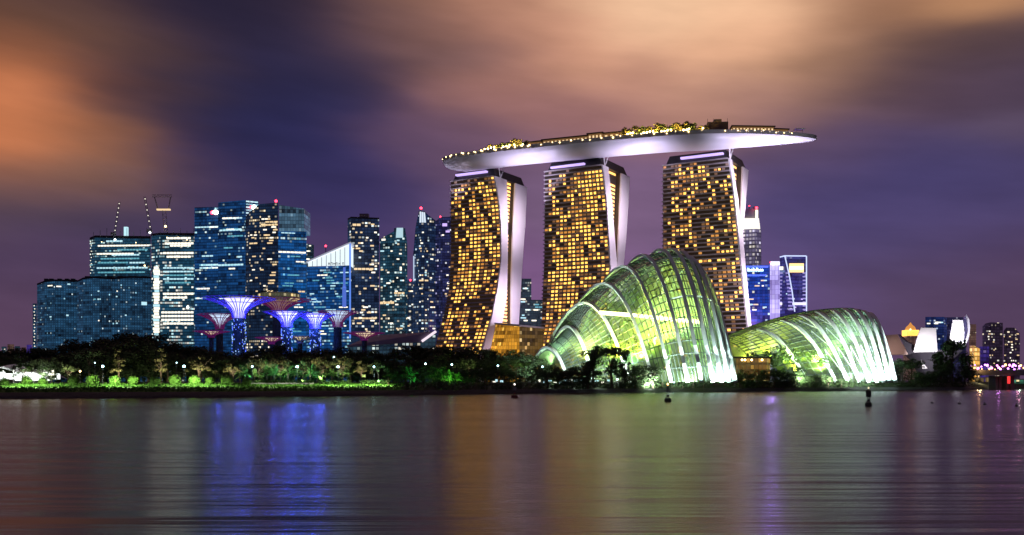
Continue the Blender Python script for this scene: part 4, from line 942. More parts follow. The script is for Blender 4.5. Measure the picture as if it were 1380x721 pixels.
for k in range(11):
    y = 368 + 4.9 * k; xr = interp([(345, 1057.6), (368, 1062), (393, 1066.5), (425, 1070)], y); mb = MB(); mb.hexa([P(x, yy, Y_) for yy in (y + 1, y - 1) for x, Y_ in ((1050.8, 1214), (xr, 1203), (xr, 1205), (1050.8, 1216))]); mb.build('floor_band', M['band'], r)
    mb = MB(); mb.box(P(1084, y, 1208), (4, .8, 1.6)); mb.build('floor_band', M['band'], r)
mb = MB(); mb.hexa([P(x, y, Y_) for y in (411, 407.5) for x, Y_ in ((1051, 1212), (1086.5, 1204), (1086.5, 1207), (1051, 1215))]); mb.build('lit_floor', glow_mat('lit_floor', (.9, .88, 1), 1.1), r)
mb = MB(); mb.box(P(1073.5, 361, 1206), (17.5, 1, 11)); mb.build('sign_panel', glow_mat('gold_sign', (1, .68, .2), 1.6), r)
mb = MB(); mb.box(P(1073.5, 361, 1205.2), (17, 1, 4)); mb.build('sign_core', glow_mat('gold_sign_core', (1, .9, .5), 2.2), r)
mb = MB(); mb.box(P(1053.5, 361.5, 1210), (5, 2, 4)); mb.build('white_panel', M['win_white'], r)

# far right
offices('office_tower', 'dark blue slab behind the white museum petals', 'office tower', [(1247, 1500, 427), (1272, 1500, 427), (1276, 1520, 428)], 30, facade_mat('slab_blue', (.01, .02, .06), (3.4, 4), (.01, .022, .10), (.6, .75, 1), (.8, .9, 1), .12, .8), rnd_strips(30, 0, [434.5, 436], ['win_cool', 'win_white'], 5, .1, .3, 1.6), 25)
offices('office_tower', 'dark violet slab behind the curved museum petal', 'office tower', [(1270, 1560, 427.5), (1302, 1560, 427.5)], 30, facade_mat('slab_violet', (.02, .02, .05), (3.4, 4), (.016, .016, .05), (.6, .6, 1), (.8, .8, 1), .04, .5), [], 26)
offices('apartment_tower', 'narrow beige lit tower right of the curved museum petal', 'tower', [(1306, 1500, 437), (1315.5, 1500, 437)], 25, F_beige, [], 27)
for lbl, fr, sd in (('taller of the two dark apartment towers above the purple lit bridge', [(1324, 1206, 440), (1328, 1202, 436), (1336, 1200, 434), (1341, 1204, 434.5), (1351.5, 1206, 435)], 28), ('shorter dark apartment tower at the right end of the skyline', [(1352.5, 1226, 446), (1356, 1222, 441.5), (1367, 1222, 441.5), (1374.5, 1228, 449)], 29)):
    r = offices('apartment_tower', lbl, 'tower', fr, 30, F_farres, rnd_strips(sd, 1, (445, 492), ['win_warm', 'win_white'], 11, .12, .3, 1.5) + rnd_strips(sd + 50, 0, (448, 492), ['win_warm'], 5, .2, .5, 1.5) + rnd_strips(sd + 90, 2, (445, 492), ['win_warm'], 4, .2, .5, 1.4), sd)
r = thing('domed_building', 'small golden lit domed building behind the brown museum petal', 'building', P(1227, 500, 1500))
mb = MB(); mb.box(P(1227, 480, 1500), (16, 16, 75)); mb.build('body', F_beige, r)
mb = MB(); mb.box(P(1227, 449, 1500), (20, 16, 9)); mb.build('gallery', M['win_gold'], r)
mb = MB(); mb.lathe([(8, 0), (8, 2), (6.5, 6), (3, 9), (.3, 13)], P(1227, 446, 1500), 12); mb.build('dome', M['win_amber'], r)
beacon(r, 1227, 444, 1490, 1.0, 'warm_lamp')
offices('lit_building', 'golden floodlit low building left of the purple bridge lights', 'building', [(1307, 860, 466), (1313, 852, 466), (1320.5, 856, 470)], 25, F_gold, [], 30)
offices('lit_building', 'violet lit low building behind the left end of the bridge', 'building', [(1320, 905, 467), (1333, 903, 467)], 25, F_vio, [], 31)
# low lit town along the far bank
rr = random.Random(41)
for k, (x0, x1, y, mk) in enumerate(((2, 9, 467, F_far), (10, 19, 464, F_beige), (20, 27, 466.5, F_far), (29, 35, 468, F_beige), (36, 43, 464.5, F_vio))):
    offices('distant_block', ['low grey block at the very left edge of the far town', 'low beige block in the far town with lit rows', 'low grey block between two beige blocks of the far town', 'squat beige block beside the violet block of the far town', 'small violet lit block left of the stair tower'][k], 'building', [(x0, 2200, y), (x1, 2200, y)], 40, mk, [], 60 + k, 'low buildings of the far town')

# the sloping roof of the convention hall left of the hotel
r = thing('convention_hall', 'long violet grey hall roof sloping up to a white edge left of the hotel', 'hall', P(540, 505, 930))
q = [P(468, 466, 930), P(569, 459, 925), P(587, 447, 925), P(500, 452, 960)]; dn = Vector((0, 0, -1.2)); mb = MB(); mb.hexa([p + dn for p in q] + q); mb.build('roof', mat('hall_roof', (.3, .25, .34), .6, noise=.2, nscale=.1), r)
mb = MB(); b = [Vector((p.x, p.y + 2, GZ)) for p in q]; mb.hexa(b + [Vector((p.x, p.y + 2, p.z - 1.3)) for p in q]); mb.build('wall', F_far, r)
mb = MB(); mb.tube([P(568.5, 460, 923.5), P(587.5, 446.5, 923.5)], 1.3, 6); mb.build('edge_light', glow_mat('edge_white', (1, .85, .95), 1.0), r)

# ------------------------------------------------------------------ the lotus shaped museum
r = thing('lotus_museum', 'floodlit white museum of upturned petals behind the big shore tree', 'museum', P(1262, 505, 800))
M['petal'] = mat('petal_white', (.8, .78, .8), .5); M['petal_dark'] = mat('petal_brown', (.55, .42, .38), .6)  # second petal colour is a duller brown
def petal(pts, Y, thick, m, name='petal', lean=0):
    f = [P(x, y, Y + lean * (HY - y)) for x, y in pts]; o = Vector((6, thick, 0)); n = len(f); mb = MB(); mb.poly(f); mb.poly([p + o for p in f][::-1])
    for i in range(n): mb.quad(f[i], f[i] + o, f[(i + 1) % n] + o, f[(i + 1) % n])
    return mb.build(name, m, r)
petal([(1231, 474.5), (1263.5, 474.5), (1261.5, 442), (1241, 441.5), (1236, 455)], 800, 16, M['petal'], lean=-.25)
petal([(1243, 497), (1262, 496), (1266, 477), (1240, 477)], 806, 12, M['petal'])
petal([(1279, 462), (1299, 464), (1299.5, 447), (1297.5, 431.5), (1284, 431)], 815, 14, M['petal'], lean=-.25)
c_in = [(1298, 464), (1302, 456), (1304.5, 447), (1304, 437), (1301.5, 426)]; c_out = [(1302.5, 424), (1306, 430), (1307.5, 440), (1306.5, 452), (1303, 462), (1299, 469)]
petal(c_in + c_out, 812, 18, M['petal'])
petal([(1298.6, 462), (1304, 447), (1303, 435), (1301, 425), (1298.4, 432), (1300.4, 447)], 814, 12, mat('petal_inner', (.16, .15, .3), .6))
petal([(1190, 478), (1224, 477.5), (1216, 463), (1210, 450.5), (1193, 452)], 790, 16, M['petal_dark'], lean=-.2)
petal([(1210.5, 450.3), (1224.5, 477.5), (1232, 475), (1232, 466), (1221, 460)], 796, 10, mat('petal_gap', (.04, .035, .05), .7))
mb = MB(); mb.lathe([(14, 0), (11, 8), (16, 18), (24, 26)], Vector((X_at(1255, 816), 816, GZ)), 18); mb.build('core', bpy.data.materials['petal_gap'], r)
for px, py, Y, tx, ty, e, col in ((1246, 500, 760, 1248, 458, 26000, (1, .95, 1)), (1288, 498, 770, 1291, 447, 30000, (.98, .95, 1)), (1318, 480, 780, 1304, 446, 14000, (.8, .78, 1)), (1206, 500, 755, 1206, 464, 5200, (1, .72, .62)), (1254, 508, 785, 1254, 487, 4000, (1, .97, .95))):
    light('museum_floodlight', 'SPOT', P(px, py, Y), e * MUSEUM, col, 1.0, P(tx, ty, 805), 75, .9)

# ------------------------------------------------------------------ the bridge at the right edge
Yb = 520
br = thing('road_bridge', 'low concrete road bridge with purple lit railing at the right edge', 'bridge', P(1345, 515, Yb))
mb = MB(); mb.hexa([P(x, y, Yb + o) for y in (506, 500.5) for x, o in ((1304, 0), (1500, -30), (1500, -12), (1304, 18))]); mb.build('deck', M['concrete'], br)
mb = MB()
for o in (0.2, 17): mb.hexa([P(x, y, Yb + oo) for y in (500.5, 498.5) for x, oo in ((1304, o), (1500, o - 30), (1500, o - 29.5), (1304, o + .5))])
mb.build('parapet', M['concrete'], br)
for x in (1342.5, 1347, 1357, 1364, 1420, 1428):
    b = P(x, 506, Yb - (x - 1304) * .153 + 4); mb = MB(); mb.box(Vector((b.x, b.y + 3, b.z / 2 - .6)), (1.3, 8, b.z + .6)); mb.build('pier', M['concrete'], br)
mb = MB(); b = P(1359.5, 512, Yb - 10); mb.box(b, (1.3, .6, 3.8)); mb.build('red_sign_light', glow_mat('red_panel', (1, .04, .04), 1.2), br)
rr = random.Random(9)
M['vio_lamp'] = glow_mat('violet_lamp', (.62, .2, 1), 5.0); M['pink_lamp'] = glow_mat('pink_lamp', (1, .22, .7), 5.0); M['orange_lamp'] = glow_mat('orange_lamp', (1, .5, .15), 5.0)
for k in range(80):
    x = 1308 + 2.3 * k + rr.uniform(-1.5, 1.5); o = -(x - 1304) * .153 + rr.choice([.6, 8, 16]); y = rr.uniform(491.5, 498); p = P(x, y, Yb + o); base = P(x, 499.5, Yb + o); mb = MB(); mb.ball(p, rr.uniform(.3, .75), 7, 5)
    mb.build('festoon_lamp', M[rr.choice(['vio_lamp', 'vio_lamp', 'pink_lamp', 'orange_lamp'])], br); mb = MB(); mb.tube([base, p], .08, 4); mb.build('lamp_stem', M['dark_metal'], br)
for x, e, col in ((1320, 700, (1, .55, .2)), (1345, 800, (.8, .3, 1)), (1372, 800, (1, .35, .6))): light('bridge_lamp', 'POINT', P(x, 494, Yb - 4), e, col, .5)
for x, e, col in ((1320, 1400, (1, .8, .4)), (1352, 1200, (1, .75, .4)), (1374, 700, (.7, 1, .8))): light('under_bridge_lamp', 'POINT', P(x, 511, Yb + 24), e, col, .5)
for k, (x0, x1, y, mk) in enumerate(((1313, 1326, 510, 'win_warm'), (1328, 1341, 509, 'win_warm'), (1366, 1380, 512, 'win_cool'))):
    rr2 = thing('quay_pavilion', ['low warm lit pavilion under the left end of the bridge', 'low warm lit pavilion left of the bridge piers', 'low cool lit pavilion right of the bridge piers'][k], 'pavilion', P(x0, 520, 595))
    mb = MB(); mb.hexa([P(x, yy, Y) for yy in (517, y) for x, Y in ((x0, 590), (x1, 590), (x1, 600), (x0, 600))]); mb.build('wall', facade_mat('quay_wall_%d' % k, (.1, .08, .05), (2.2, 3.5), (.25, .17, .06) if mk == 'win_warm' else (.05, .22, .14), (1, .8, .4), (1, .95, .7), .5, 1.0), rr2)
    mb = MB(); mb.hexa([P(x, yy, Y) for yy in (y, y - 1.5) for x, Y in ((x0 - 1, 588), (x1 + 1, 588), (x1 + 1, 602), (x0 - 1, 602))]); mb.build('roof', M['ledge'], rr2)

# ------------------------------------------------------------------ the steel supertrees
M['st_rod_blue'] = mat('supertree_rod_blue', (.12, .10, .45), .45, emit=(.05, .03, 1), es=.35)
M['st_rod_red'] = mat('supertree_rod_red', (.22, .05, .10), .45, emit=(.6, .03, .5), es=.09)
M['st_rod_pale'] = mat('supertree_rod_pale', (.4, .45, .55), .45)
M['st_trunk'] = mat('planted_trunk', (.04, .06, .06), .9, noise=.9, nscale=.8)
M['st_core_violet'] = mat('lit_funnel_violet', (.7, .7, .8), .5, emit=(.66, .62, 1), es=1.5)
M['st_core_white'] = mat('lit_funnel_white', (.7, .75, .8), .5, emit=(.6, .8, 1), es=.95)
M['st_core_gold'] = mat('lit_bowl_gold', (.6, .5, .35), .5, emit=(1, .8, .5), es=.8)
M['st_bowl_dim'] = mat('dim_bowl', (.4, .3, .3), .5, emit=(1, .55, .4), es=.16)
M['led_blue'] = glow_mat('trunk_led_blue', (.08, .16, 1), 1.3); M['led_white'] = glow_mat('trunk_led_white', (.4, .65, 1), 1.0)
def supertree(label, px, Y, y_can, y_funnel, rim_px, core_px, neck_px, rod, core, leds=True, tall=1.0, skew=0.0, seed=0):
    rr = random.Random(seed); c = Vector((X_at(px, Y), Y, GZ)); s = Y / F_PX
    root = thing('supertree', label, 'supertree', c, 'steel supertrees of the garden')
    zc, zf = Z_at(y_can, Y), Z_at(y_funnel, Y); R, Rc, rn = rim_px * s, core_px * s, neck_px * s
    prof = [(rn * 1.5, 0), (rn * 1.15, (zf - GZ) * .3), (rn, (zf - GZ) * .8), (rn, zf - GZ)]
    mb = MB(); mb.lathe(prof, c, 16); mb.build('trunk', M['st_trunk'], root)
    if leds:
        mb = MB(); mb2 = MB()
        for k in range(150):
            t = rr.uniform(0, 6.28); z = rr.uniform(.15, .98) * (zf - GZ); q = c + Vector((math.cos(t) * rn * 1.22, math.sin(t) * rn * 1.22, z)); (mb if k % 3 else mb2).box(q, (.4, .4, rr.uniform(.4, 1.0)), t)
        tag(mb.build('trunk_lamp', M['led_blue'], root), kind='stuff'); tag(mb2.build('trunk_lamp', M['led_white'], root), kind='stuff')
    h = zc - zf
    def fl(t, r0, r1): return lerp(r0, r1, t ** 1.7)
    mb = MB(); n = 14
    mb.lathe([(fl(t, rn * .9, Rc), zf - GZ + h * t ** .85) for t in [i / 8 for i in range(9)]], c, 24); mb.build('lit_funnel', M[core], root, True)
    for k in range(2 * n):
        a = 2 * math.pi * k / (2 * n) + .1; a2 = a + rr.uniform(-.12, .12)
        pts = [c + Vector((math.cos(lerp(a, a2, t)) * (fl(t, rn * 1.05, R * (1 if k % 2 else .86)) + .25), math.sin(lerp(a, a2, t)) * (fl(t, rn * 1.05, R * (1 if k % 2 else .86)) + .25), zf - GZ + h * (t ** .62) + (R * skew * math.cos(a)) * t)) for t in [i / 7 for i in range(8)]]
        mb = MB(); mb.tube(pts, [.34, .32, .3, .28, .26, .24, .22, .2], 5); mb.build('branch', M[rod], root)
    for fr_ in (.62, .86, .99):
        t = fr_; mb = MB(); rr_ = fl(t, rn, R * .95); mb.tube([c + Vector((math.cos(2 * math.pi * j / 28) * rr_, math.sin(2 * math.pi * j / 28) * rr_, zf - GZ + h * t ** .62)) for j in range(29)], .22, 4, False); mb.build('hoop', M[rod], root)
    return root, c, zc, zf, R
ST = [
 ('tall violet lit supertree standing highest among the garden supertrees', 322, 640, 402, 429, 50, 21, 7.5, 'st_rod_blue', 'st_core_violet', True),
 ('violet lit supertree in front of the broad restaurant supertree', 386.5, 610, 420.5, 441, 31, 15, 6, 'st_rod_blue', 'st_core_violet', True),
 ('violet lit supertree between the restaurant supertree and the pink rimmed one', 425, 620, 423.5, 443, 27, 13, 6, 'st_rod_blue', 'st_core_violet', True),
 ('pale lit supertree with red branches far left of the garden group', 296, 690, 424, 444, 30, 14, 4.5, 'st_rod_red', 'st_core_white', False),
 ('pale lit supertree with a pink red rim right of the violet ones', 455, 650, 420, 441, 28, 15, 5.5, 'st_rod_red', 'st_core_white', False),
 ('small gold bowled supertree low among trees at the left', 285, 660, 446.5, 455, 24, 11, 3, 'st_rod_red', 'st_core_gold', False),
 ('small gold bowled supertree low before the restaurant supertree', 366, 660, 455, 464, 22, 10, 3, 'st_rod_red', 'st_core_gold', False),
 ('small gold bowled supertree low between two violet trunks', 404.5, 665, 453.5, 463, 20, 11, 3, 'st_rod_pale', 'st_core_gold', False),
 ('small gold bowled supertree with red branches at the right end', 491, 670, 448.5, 459, 28, 14, 3.5, 'st_rod_red', 'st_core_gold', False),
]
for k, a in enumerate(ST): 
    root, c, zc, zf, R = supertree(*a, seed=k)
    if a[8] == 'st_rod_blue':
        for t in (0, 2.1, 4.2): light('canopy_lamp', 'POINT', c + Vector((math.cos(t + .8) * R * .55, -abs(math.sin(t + .8)) * R * .55, zf + 1 - GZ)), 4800, (.05, .11, .95), .8)
        light('trunk_floodlight', 'UP', c + Vector((0, -14, (zf - GZ) * .35)), 3600, (.1, .25, 1), .5)
root, c, zc, zf, R = supertree('broad supertree carrying a gold lit restaurant bowl with dark red rim', 376, 690, 404, 422, 45, 23, 8, 'st_rod_red', 'st_bowl_dim', False, seed=44)
mb = MB(); mb.lathe([(R * .55, 0), (R * .62, 1.6), (R * .62, 5), (R * .5, 5.6)], Vector((c.x, c.y, zc - 1)), 24); mb.build('restaurant', facade_mat('treetop_restaurant', (.05, .05, .04), (2, 3), (.06, .06, .03), (1, .85, .5), (1, .7, .3), .5, 1.0), root)
rr = random.Random(3); mb = MB()
for k in range(16): t = k / 16 * 6.28; mb_c = Vector((c.x + math.cos(t) * R * .5, c.y + math.sin(t) * R * .5, zc + 4.5)); leaf_blob(mb, mb_c, 2.6, 26, .6, rr)
M['leaf'] = mat('leaf_dark', (0.035, 0.06, 0.018), 0.75, noise=.6, nscale=.4); mb.build('roof_plants', M['leaf'], root)

# ------------------------------------------------------------------ trees and shrubs
M['leaf_mid'] = mat('leaf_mid', (0.055, 0.085, 0.025), 0.75, noise=.6, nscale=.5)
M['leaf_olive'] = mat('leaf_olive', (0.11, 0.105, 0.035), 0.75, noise=.5, nscale=.5)
M['leaf_fresh'] = mat('leaf_fresh', (0.05, 0.12, 0.022), 0.7, noise=.5, nscale=.6)
PARENT_AT_WORLD = False
def crown_mesh(name, seed, kind, m):
    """a crown for a tree one unit tall"""
    rr = random.Random(seed); mb = MB()
    if kind == 'broad': blobs = [(rr.gauss(0, .20), rr.gauss(0, .20), rr.uniform(.24, .86), rr.uniform(.11, .19)) for _ in range(28)]
    elif kind == 'tall': blobs = [(rr.gauss(0, .11), rr.gauss(0, .11), rr.uniform(.3, .93), rr.uniform(.07, .15)) for _ in range(20)]
    elif kind == 'deck': blobs = [(rr.gauss(0, .2), rr.gauss(0, .2), rr.uniform(.3, .84), rr.uniform(.12, .2)) for _ in range(18)]
    elif kind == 'umbrella': blobs = [(rr.gauss(0, .28), rr.gauss(0, .25), rr.uniform(.66, .92), rr.uniform(.08, .14)) for _ in range(22)]
    elif kind == 'layered': blobs = [(rr.uniform(-.22, .22) * (1.15 - z), rr.uniform(-.22, .22) * (1.15 - z), z, rr.uniform(.05, .09)) for z in [rr.choice((.38, .52, .66, .8, .92)) + rr.uniform(-.02, .02) for _ in range(26)]]
    else: blobs = [(rr.gauss(0, .16), rr.gauss(0, .16), rr.uniform(.5, .88), rr.uniform(.07, .14)) for _ in range(16)]
    for x, y, z, r in blobs: leaf_blob(mb, (x, y, z - (x * x + y * y) * .8), r, int(26 + 520 * r), {'layered': .018, 'deck': .04}.get(kind, .026), rr, .72)
    return mb.mesh(name, m), blobs
def trunk_mesh(seed, blobs, base_r=.022):
    rr = random.Random(seed + 100); mb = MB(); top = .62
    mb.tube([(0, 0, -.03), (rr.uniform(-.01, .01), rr.uniform(-.01, .01), .2), (rr.uniform(-.02, .02), rr.uniform(-.02, .02), .42), (rr.uniform(-.02, .02), 0, top)], [base_r * 1.3, base_r, base_r * .8, base_r * .45], 7)
    for x, y, z, r in rr.sample(blobs, 7): s = rr.uniform(.26, .5); mb.tube([(0, 0, s), (x * .5, y * .5, lerp(s, z, .6)), (x, y, z)], [base_r * .5, base_r * .32, base_r * .12], 5)
    return mb.mesh('trunk', M['bark'])
TREE = {}
for kind, n in (('broad', 4), ('tall', 3), ('umbrella', 3), ('layered', 2), ('small', 3), ('deck', 3)):
    for mk in ('leaf', 'leaf_olive', 'leaf_mid'):
        if mk == 'leaf_olive' and kind not in ('small', 'layered', 'umbrella', 'deck'): continue
        if mk == 'leaf_mid' and kind not in ('small', 'umbrella', 'deck'): continue
        L = []
        for k in range(n):
            me, bl = crown_mesh('crown', sum(map(ord, kind)) + 31 * k, kind, M[mk]); L.append((me, trunk_mesh(k + len(kind), bl)))
        TREE[(kind, mk)] = L
rt = random.Random(17)
def tree(kind, mk, px, off, top_py, label, group, k=None, wide=1.0, name='shore_tree'):
    p = G(px, off); h = Z_at(top_py, p.y) - p.z; L = TREE[(kind, mk)]; cm, tm = L[rt.randrange(len(L)) if k is None else k]
    e = thing(name, label, 'tree', p, group); e.rotation_euler = (0, 0, rt.uniform(0, 6.28)); e.scale = (h * wide, h * wide, h)
    link('trunk', tm, e); link('crown', cm, e); return e
# the dark belt behind the lawn: tops read off against the buildings behind
TOPS = [(0, 466), (18, 470), (35, 472), (60, 470), (80, 466), (100, 460), (128, 455), (150, 452), (172, 445), (195, 443), (215, 456), (240, 464), (262, 463), (290, 468), (320, 474), (350, 470), (370, 464), (400, 470), (430, 469), (460, 465), (490, 470), (520, 473), (548, 465),
        (575, 463), (600, 464), (630, 468), (660, 471), (690, 474), (715, 475), (740, 487), (780, 490), (820, 484), (860, 486), (900, 492), (960, 502), (1010, 490), (1060, 494), (1100, 500), (1160, 512), (1205, 482), (1240, 482), (1300, 490)]
LAND = [(-999, 'the low far town'), (44, 'the far left apartment block'), (104, 'the broad apartment block'), (204, 'the white banded tower'), (262, 'the dark blue office towers'), (330, 'the restaurant supertree'), (412, 'the slanting roof'), (470, 'the convention hall roof'), (589, 'the leftmost hotel tower'), (664, 'the amber podium hall'),
        (732, 'the taller glass dome'), (990, 'the lower glass dome'), (1205, 'the white museum')]
def place_name(px):
    s = [n for x, n in LAND if x <= px][-1]; return s
cnt = {}
def ordinal(key):
    k = cnt.get(key, 0); cnt[key] = k + 1; return ORD[min(k, len(ORD) - 1)]
def belt(pxs, off_rng, dtop, style, group, gname, wide=(1.0, 1.5)):
    for px in pxs:
        off = rt.uniform(*off_rng); top = interp(TOPS, px) + dtop + rt.uniform(-3, 3); pl = place_name(px)
        kind = rt.choice(style); lab = '%s tree from left in the %s row below %s' % (ordinal((gname, pl)), gname, pl)
        tree(kind, 'leaf', px, off, top, lab, group, wide=rt.uniform(*wide))
belt([-14 + 15.5 * i + rt.uniform(-4, 4) for i in range(48)], (75, 105), -3, ['broad', 'broad', 'umbrella', 'tall'], 'dark trees of the shore belt', 'dark back', (1.25, 1.8))
belt([-8 + 21 * i + rt.uniform(-6, 6) for i in range(34)], (48, 64), 8, ['broad', 'umbrella', 'broad', 'tall'], 'dark trees of the shore belt', 'dark middle', (1.2, 1.7))
belt([520 + 15 * i + rt.uniform(-4, 4) for i in range(16)], (20, 34), 28, ['broad', 'tall', 'broad'], 'dark trees of the shore belt', 'dark waterside', (1.2, 1.7))
# before the domes
belt([738, 752, 766, 780, 792, 856, 868, 880, 893, 906, 920, 934, 948], (5, 10), 4, ['broad', 'tall', 'broad'], 'dark trees before the domes', 'low dark', (1.2, 1.8))
tree('tall', 'leaf', 800, 9, 459, 'tall dark ragged tree before the left side of the taller glass dome', 'dark trees before the domes', 0, 1.0)
tree('tall', 'leaf', 824, 9, 462, 'second tall dark ragged tree before the taller glass dome', 'dark trees before the domes', 1, 1.1)
tree('tall', 'leaf', 842, 9, 468, 'slim dark tree right of the two ragged trees before the taller dome', 'dark trees before the domes', 2, .8)
belt([996, 1012, 1028, 1044, 1058, 1072, 1086, 1100, 1116, 1134], (5, 10), 4, ['broad'], 'dark trees before the domes', 'low dark', (1.0, 1.5))
belt([1240, 1254], (14, 22), 16, ['broad'], 'dark trees before the museum', 'low dark museum', (1.2, 1.6))
belt([1204, 1215, 1228], (20, 40), 0, ['broad', 'umbrella'], 'dark trees before the museum', 'dark museum', (1.2, 1.6))
tree('umbrella', 'leaf', 30, 27, 487, 'dark spreading tree standing before the white pavilion', None, 0, 1.1)
tree('broad', 'leaf', 70, 30, 482, 'dark bushy tree at the right end of the white pavilion', None, 0, 1.0)
tree('deck', 'leaf', 1283, 12, 445, 'big dark shore tree in front of the white museum petals', None, 1, .72)
tree('broad', 'leaf', 1300, 16, 486, 'rounded dark tree at the right foot of the big shore tree', None, 2, 1.3)
tree('broad', 'leaf', 1268, 12, 488, 'rounded dark tree at the left foot of the big shore tree', None, 3, 1.1)
# lit small trees along the promenade
for px, top, kind, mk, off, what in ((160, 469, 'layered', 'leaf_olive', 34, 'pale lit layered tree between the two park lamps left'), (217, 468, 'layered', 'leaf_olive', 36, 'pale lit layered tree below the white banded tower'), (268, 477, 'small', 'leaf_olive', 34, 'yellow lit small tree just right of the second park lamp'),
                                  (314, 485, 'small', 'leaf_olive', 32, 'yellow lit bushy tree below the tallest supertree trunk'), (349, 480, 'umbrella', 'leaf_olive', 33, 'yellow lit flat crowned tree at the left end of the white wall'), (378, 479, 'umbrella', 'leaf_olive', 36, 'yellow lit flat crowned tree below the restaurant supertree'),
                                  (408, 483, 'umbrella', 'leaf_mid', 34, 'lit flat crowned tree right of the white wall'), (432, 479, 'umbrella', 'leaf_olive', 38, 'lit flat crowned tree below the third violet supertree'), (462, 478, 'umbrella', 'leaf_olive', 34, 'lit flat crowned tree with a bright trunk below the pink rimmed supertree'),
                                  (487, 484, 'small', 'leaf_olive', 36, 'yellow lit small tree below the right end gold bowl'), (510, 481, 'small', 'leaf_mid', 30, 'pale teal lit tree beside the dark gap in the lawn'), (92, 490, 'umbrella', 'leaf_mid', 36, 'lit spreading tree right of the white pavilion'), (62, 478, 'umbrella', 'leaf_mid', 44, 'lit spreading tree behind the white pavilion'), (632, 478, 'small', 'leaf_mid', 40, 'dim yellow lit tree below the leftmost hotel tower'),
                                  (585, 492, 'small', 'leaf_mid', 20, 'green lit tree left of the bright green shrub'), (696, 480, 'umbrella', 'leaf_mid', 44, 'dim lit tree below the amber podium hall')):
    tree(kind, mk, px, off, top, what, 'lit trees of the promenade', wide=1.05 if kind != 'layered' else 1.15)
    if px not in (632, 696, 585): light('tree_uplight', 'SPOT', G(px, off - 5) + Vector((0, 0, .6)), 2100 * TREE_UP, (1, .93, .62) if px < 495 else (.7, 1, .9), .3, G(px, off) + Vector((0, 0, 9)), 95, .8)
light('tree_uplight', 'UP', G(632, 30) + Vector((0, 0, 4)), 900 * TREE_UP, (.9, 1, .5), .4); light('tree_uplight', 'UP', G(696, 34) + Vector((0, 0, 5)), 700 * TREE_UP, (.7, 1, .5), .4)

# clipped ball shrubs, hedges and palms
def shrub_mesh(name, seed, n, size, m):
    rr = random.Random(seed); mb = MB(); leaf_blob(mb, (0, 0, .78), .92, n, size, rr, .9); leaf_blob(mb, (0, 0, .7), .7, n // 2, size, rr, .85); return mb.mesh(name, m)
M['leaf_shrub'] = mat('leaf_shrub', (0.075, 0.19, 0.02), 0.7, noise=.4, nscale=2.0)
SH = [shrub_mesh('foliage', k, 1100, .1, M['leaf_shrub']) for k in range(3)]
def shrub(px, off, rpx, label, lit=None, name='ball_shrub'):
    p = G(px, off); r_ = rpx * 1.12 / F_PX * p.y; e = thing(name, label, 'shrub', p - Vector((0, 0, .1)), 'clipped ball shrubs on the lawn'); e.scale = (r_, r_, r_); e.rotation_euler = (0, 0, rt.uniform(0, 6))
    link('foliage', rt.choice(SH), e)
    mb = MB(); mb.tube([(0, 0, -.1), (.03, 0, .3), (0, .02, .7)], [.12, .09, .05], 6); link('stem', mb.mesh('stem', M['bark']), e)
for px, rp, lab in ((6, 6.5, 'dark ball shrub at the left edge of the photo'), (36, 7.5, 'lit ball shrub before the white pavilion'), (58, 6.5, 'smaller green ball shrub right of the pavilion front'), (99, 7.5, 'dark ball shrub right of the white pavilion'), (125, 8.8, 'large dark ball shrub left of the first layered tree'), (155, 8, 'bright green ball shrub at the foot of the first layered tree'), (180, 7.5, 'half lit ball shrub right of the first layered tree'),
                    (209, 7.5, 'dark ball shrub at the foot of the second layered tree'), (236, 8.5, 'large dark ball shrub left of the second park lamp'), (262, 8, 'bright green ball shrub right of the second park lamp'), (282, 6, 'small green ball shrub at the lawn edge'), (306, 8.5, 'dark shrub below the tallest supertree'), (333, 6.5, 'dark shrub at the left end of the white wall')):
    shrub(px, 24 if px not in (36, 58, 282) else 27, rp, lab)
for px, e in ((20, 1500), (44, 1400), (72, 900), (146, 1500), (172, 900), (228, 700), (254, 1200), (275, 1000), (300, 500), (360, 700), (400, 800), (440, 900), (475, 900), (505, 900)):
    light('lawn_lamp', 'DOWN', G(px, 18) + Vector((0, 0, 3.4)), e * LAWN, (.95, 1, .72), .25)
for px, e in ((36, 900), (58, 700), (122, 500), (152, 1300), (176, 800), (233, 600), (259, 1300), (281, 900)):
    light('shrub_spot', 'SPOT', G(px - 3, 19) + Vector((0, 0, 4.0)), e * LAWN * 2, (.95, 1, .6), .2, G(px + 3, 25) + Vector((0, 0, 1.2)), 60, .6)
def hedge(px0, px1, off, h, label, seed):
    rr = random.Random(seed); mb = MB(); a, b = G(px0, off), G(px1, off); n = int((b - a).length / .7)
    for i in range(n): leaf_blob(mb, a.lerp(b, i / n) + Vector((0, rr.uniform(-.4, .4), h * .5)), h * .55, 60, .22, rr, 1)
    tag(mb.build('hedge', M['leaf_fresh']), label, 'hedge')
PARENT_AT_WORLD = True
hedge(432, 474, 26, 1.6, 'lit clipped hedge along the promenade below the pink rimmed supertree', 1); hedge(488, 522, 25, 1.8, 'bright clipped hedge at the right end of the lawn', 2); hedge(345, 425, 30, 1.2, 'low dim hedge behind the white wall', 3)
for x, e in ((445, 700), (468, 600), (498, 800), (515, 800)): light('hedge_lamp', 'DOWN', G(x, 20) + Vector((0, 0, 2.2)), e * LAWN, (.95, 1, .6), .25)
mb = MB(); a, b = G(338, 26), G(423, 26); mb.hexa([v + Vector((0, o, z)) for z in (0, .5) for v, o in ((a, 0), (b, 0), (b, .5), (a, .5))]); tag(mb.build('low_wall', M['concrete']), 'low white wall along the promenade behind the lawn', 'wall')
PARENT_AT_WORLD = False
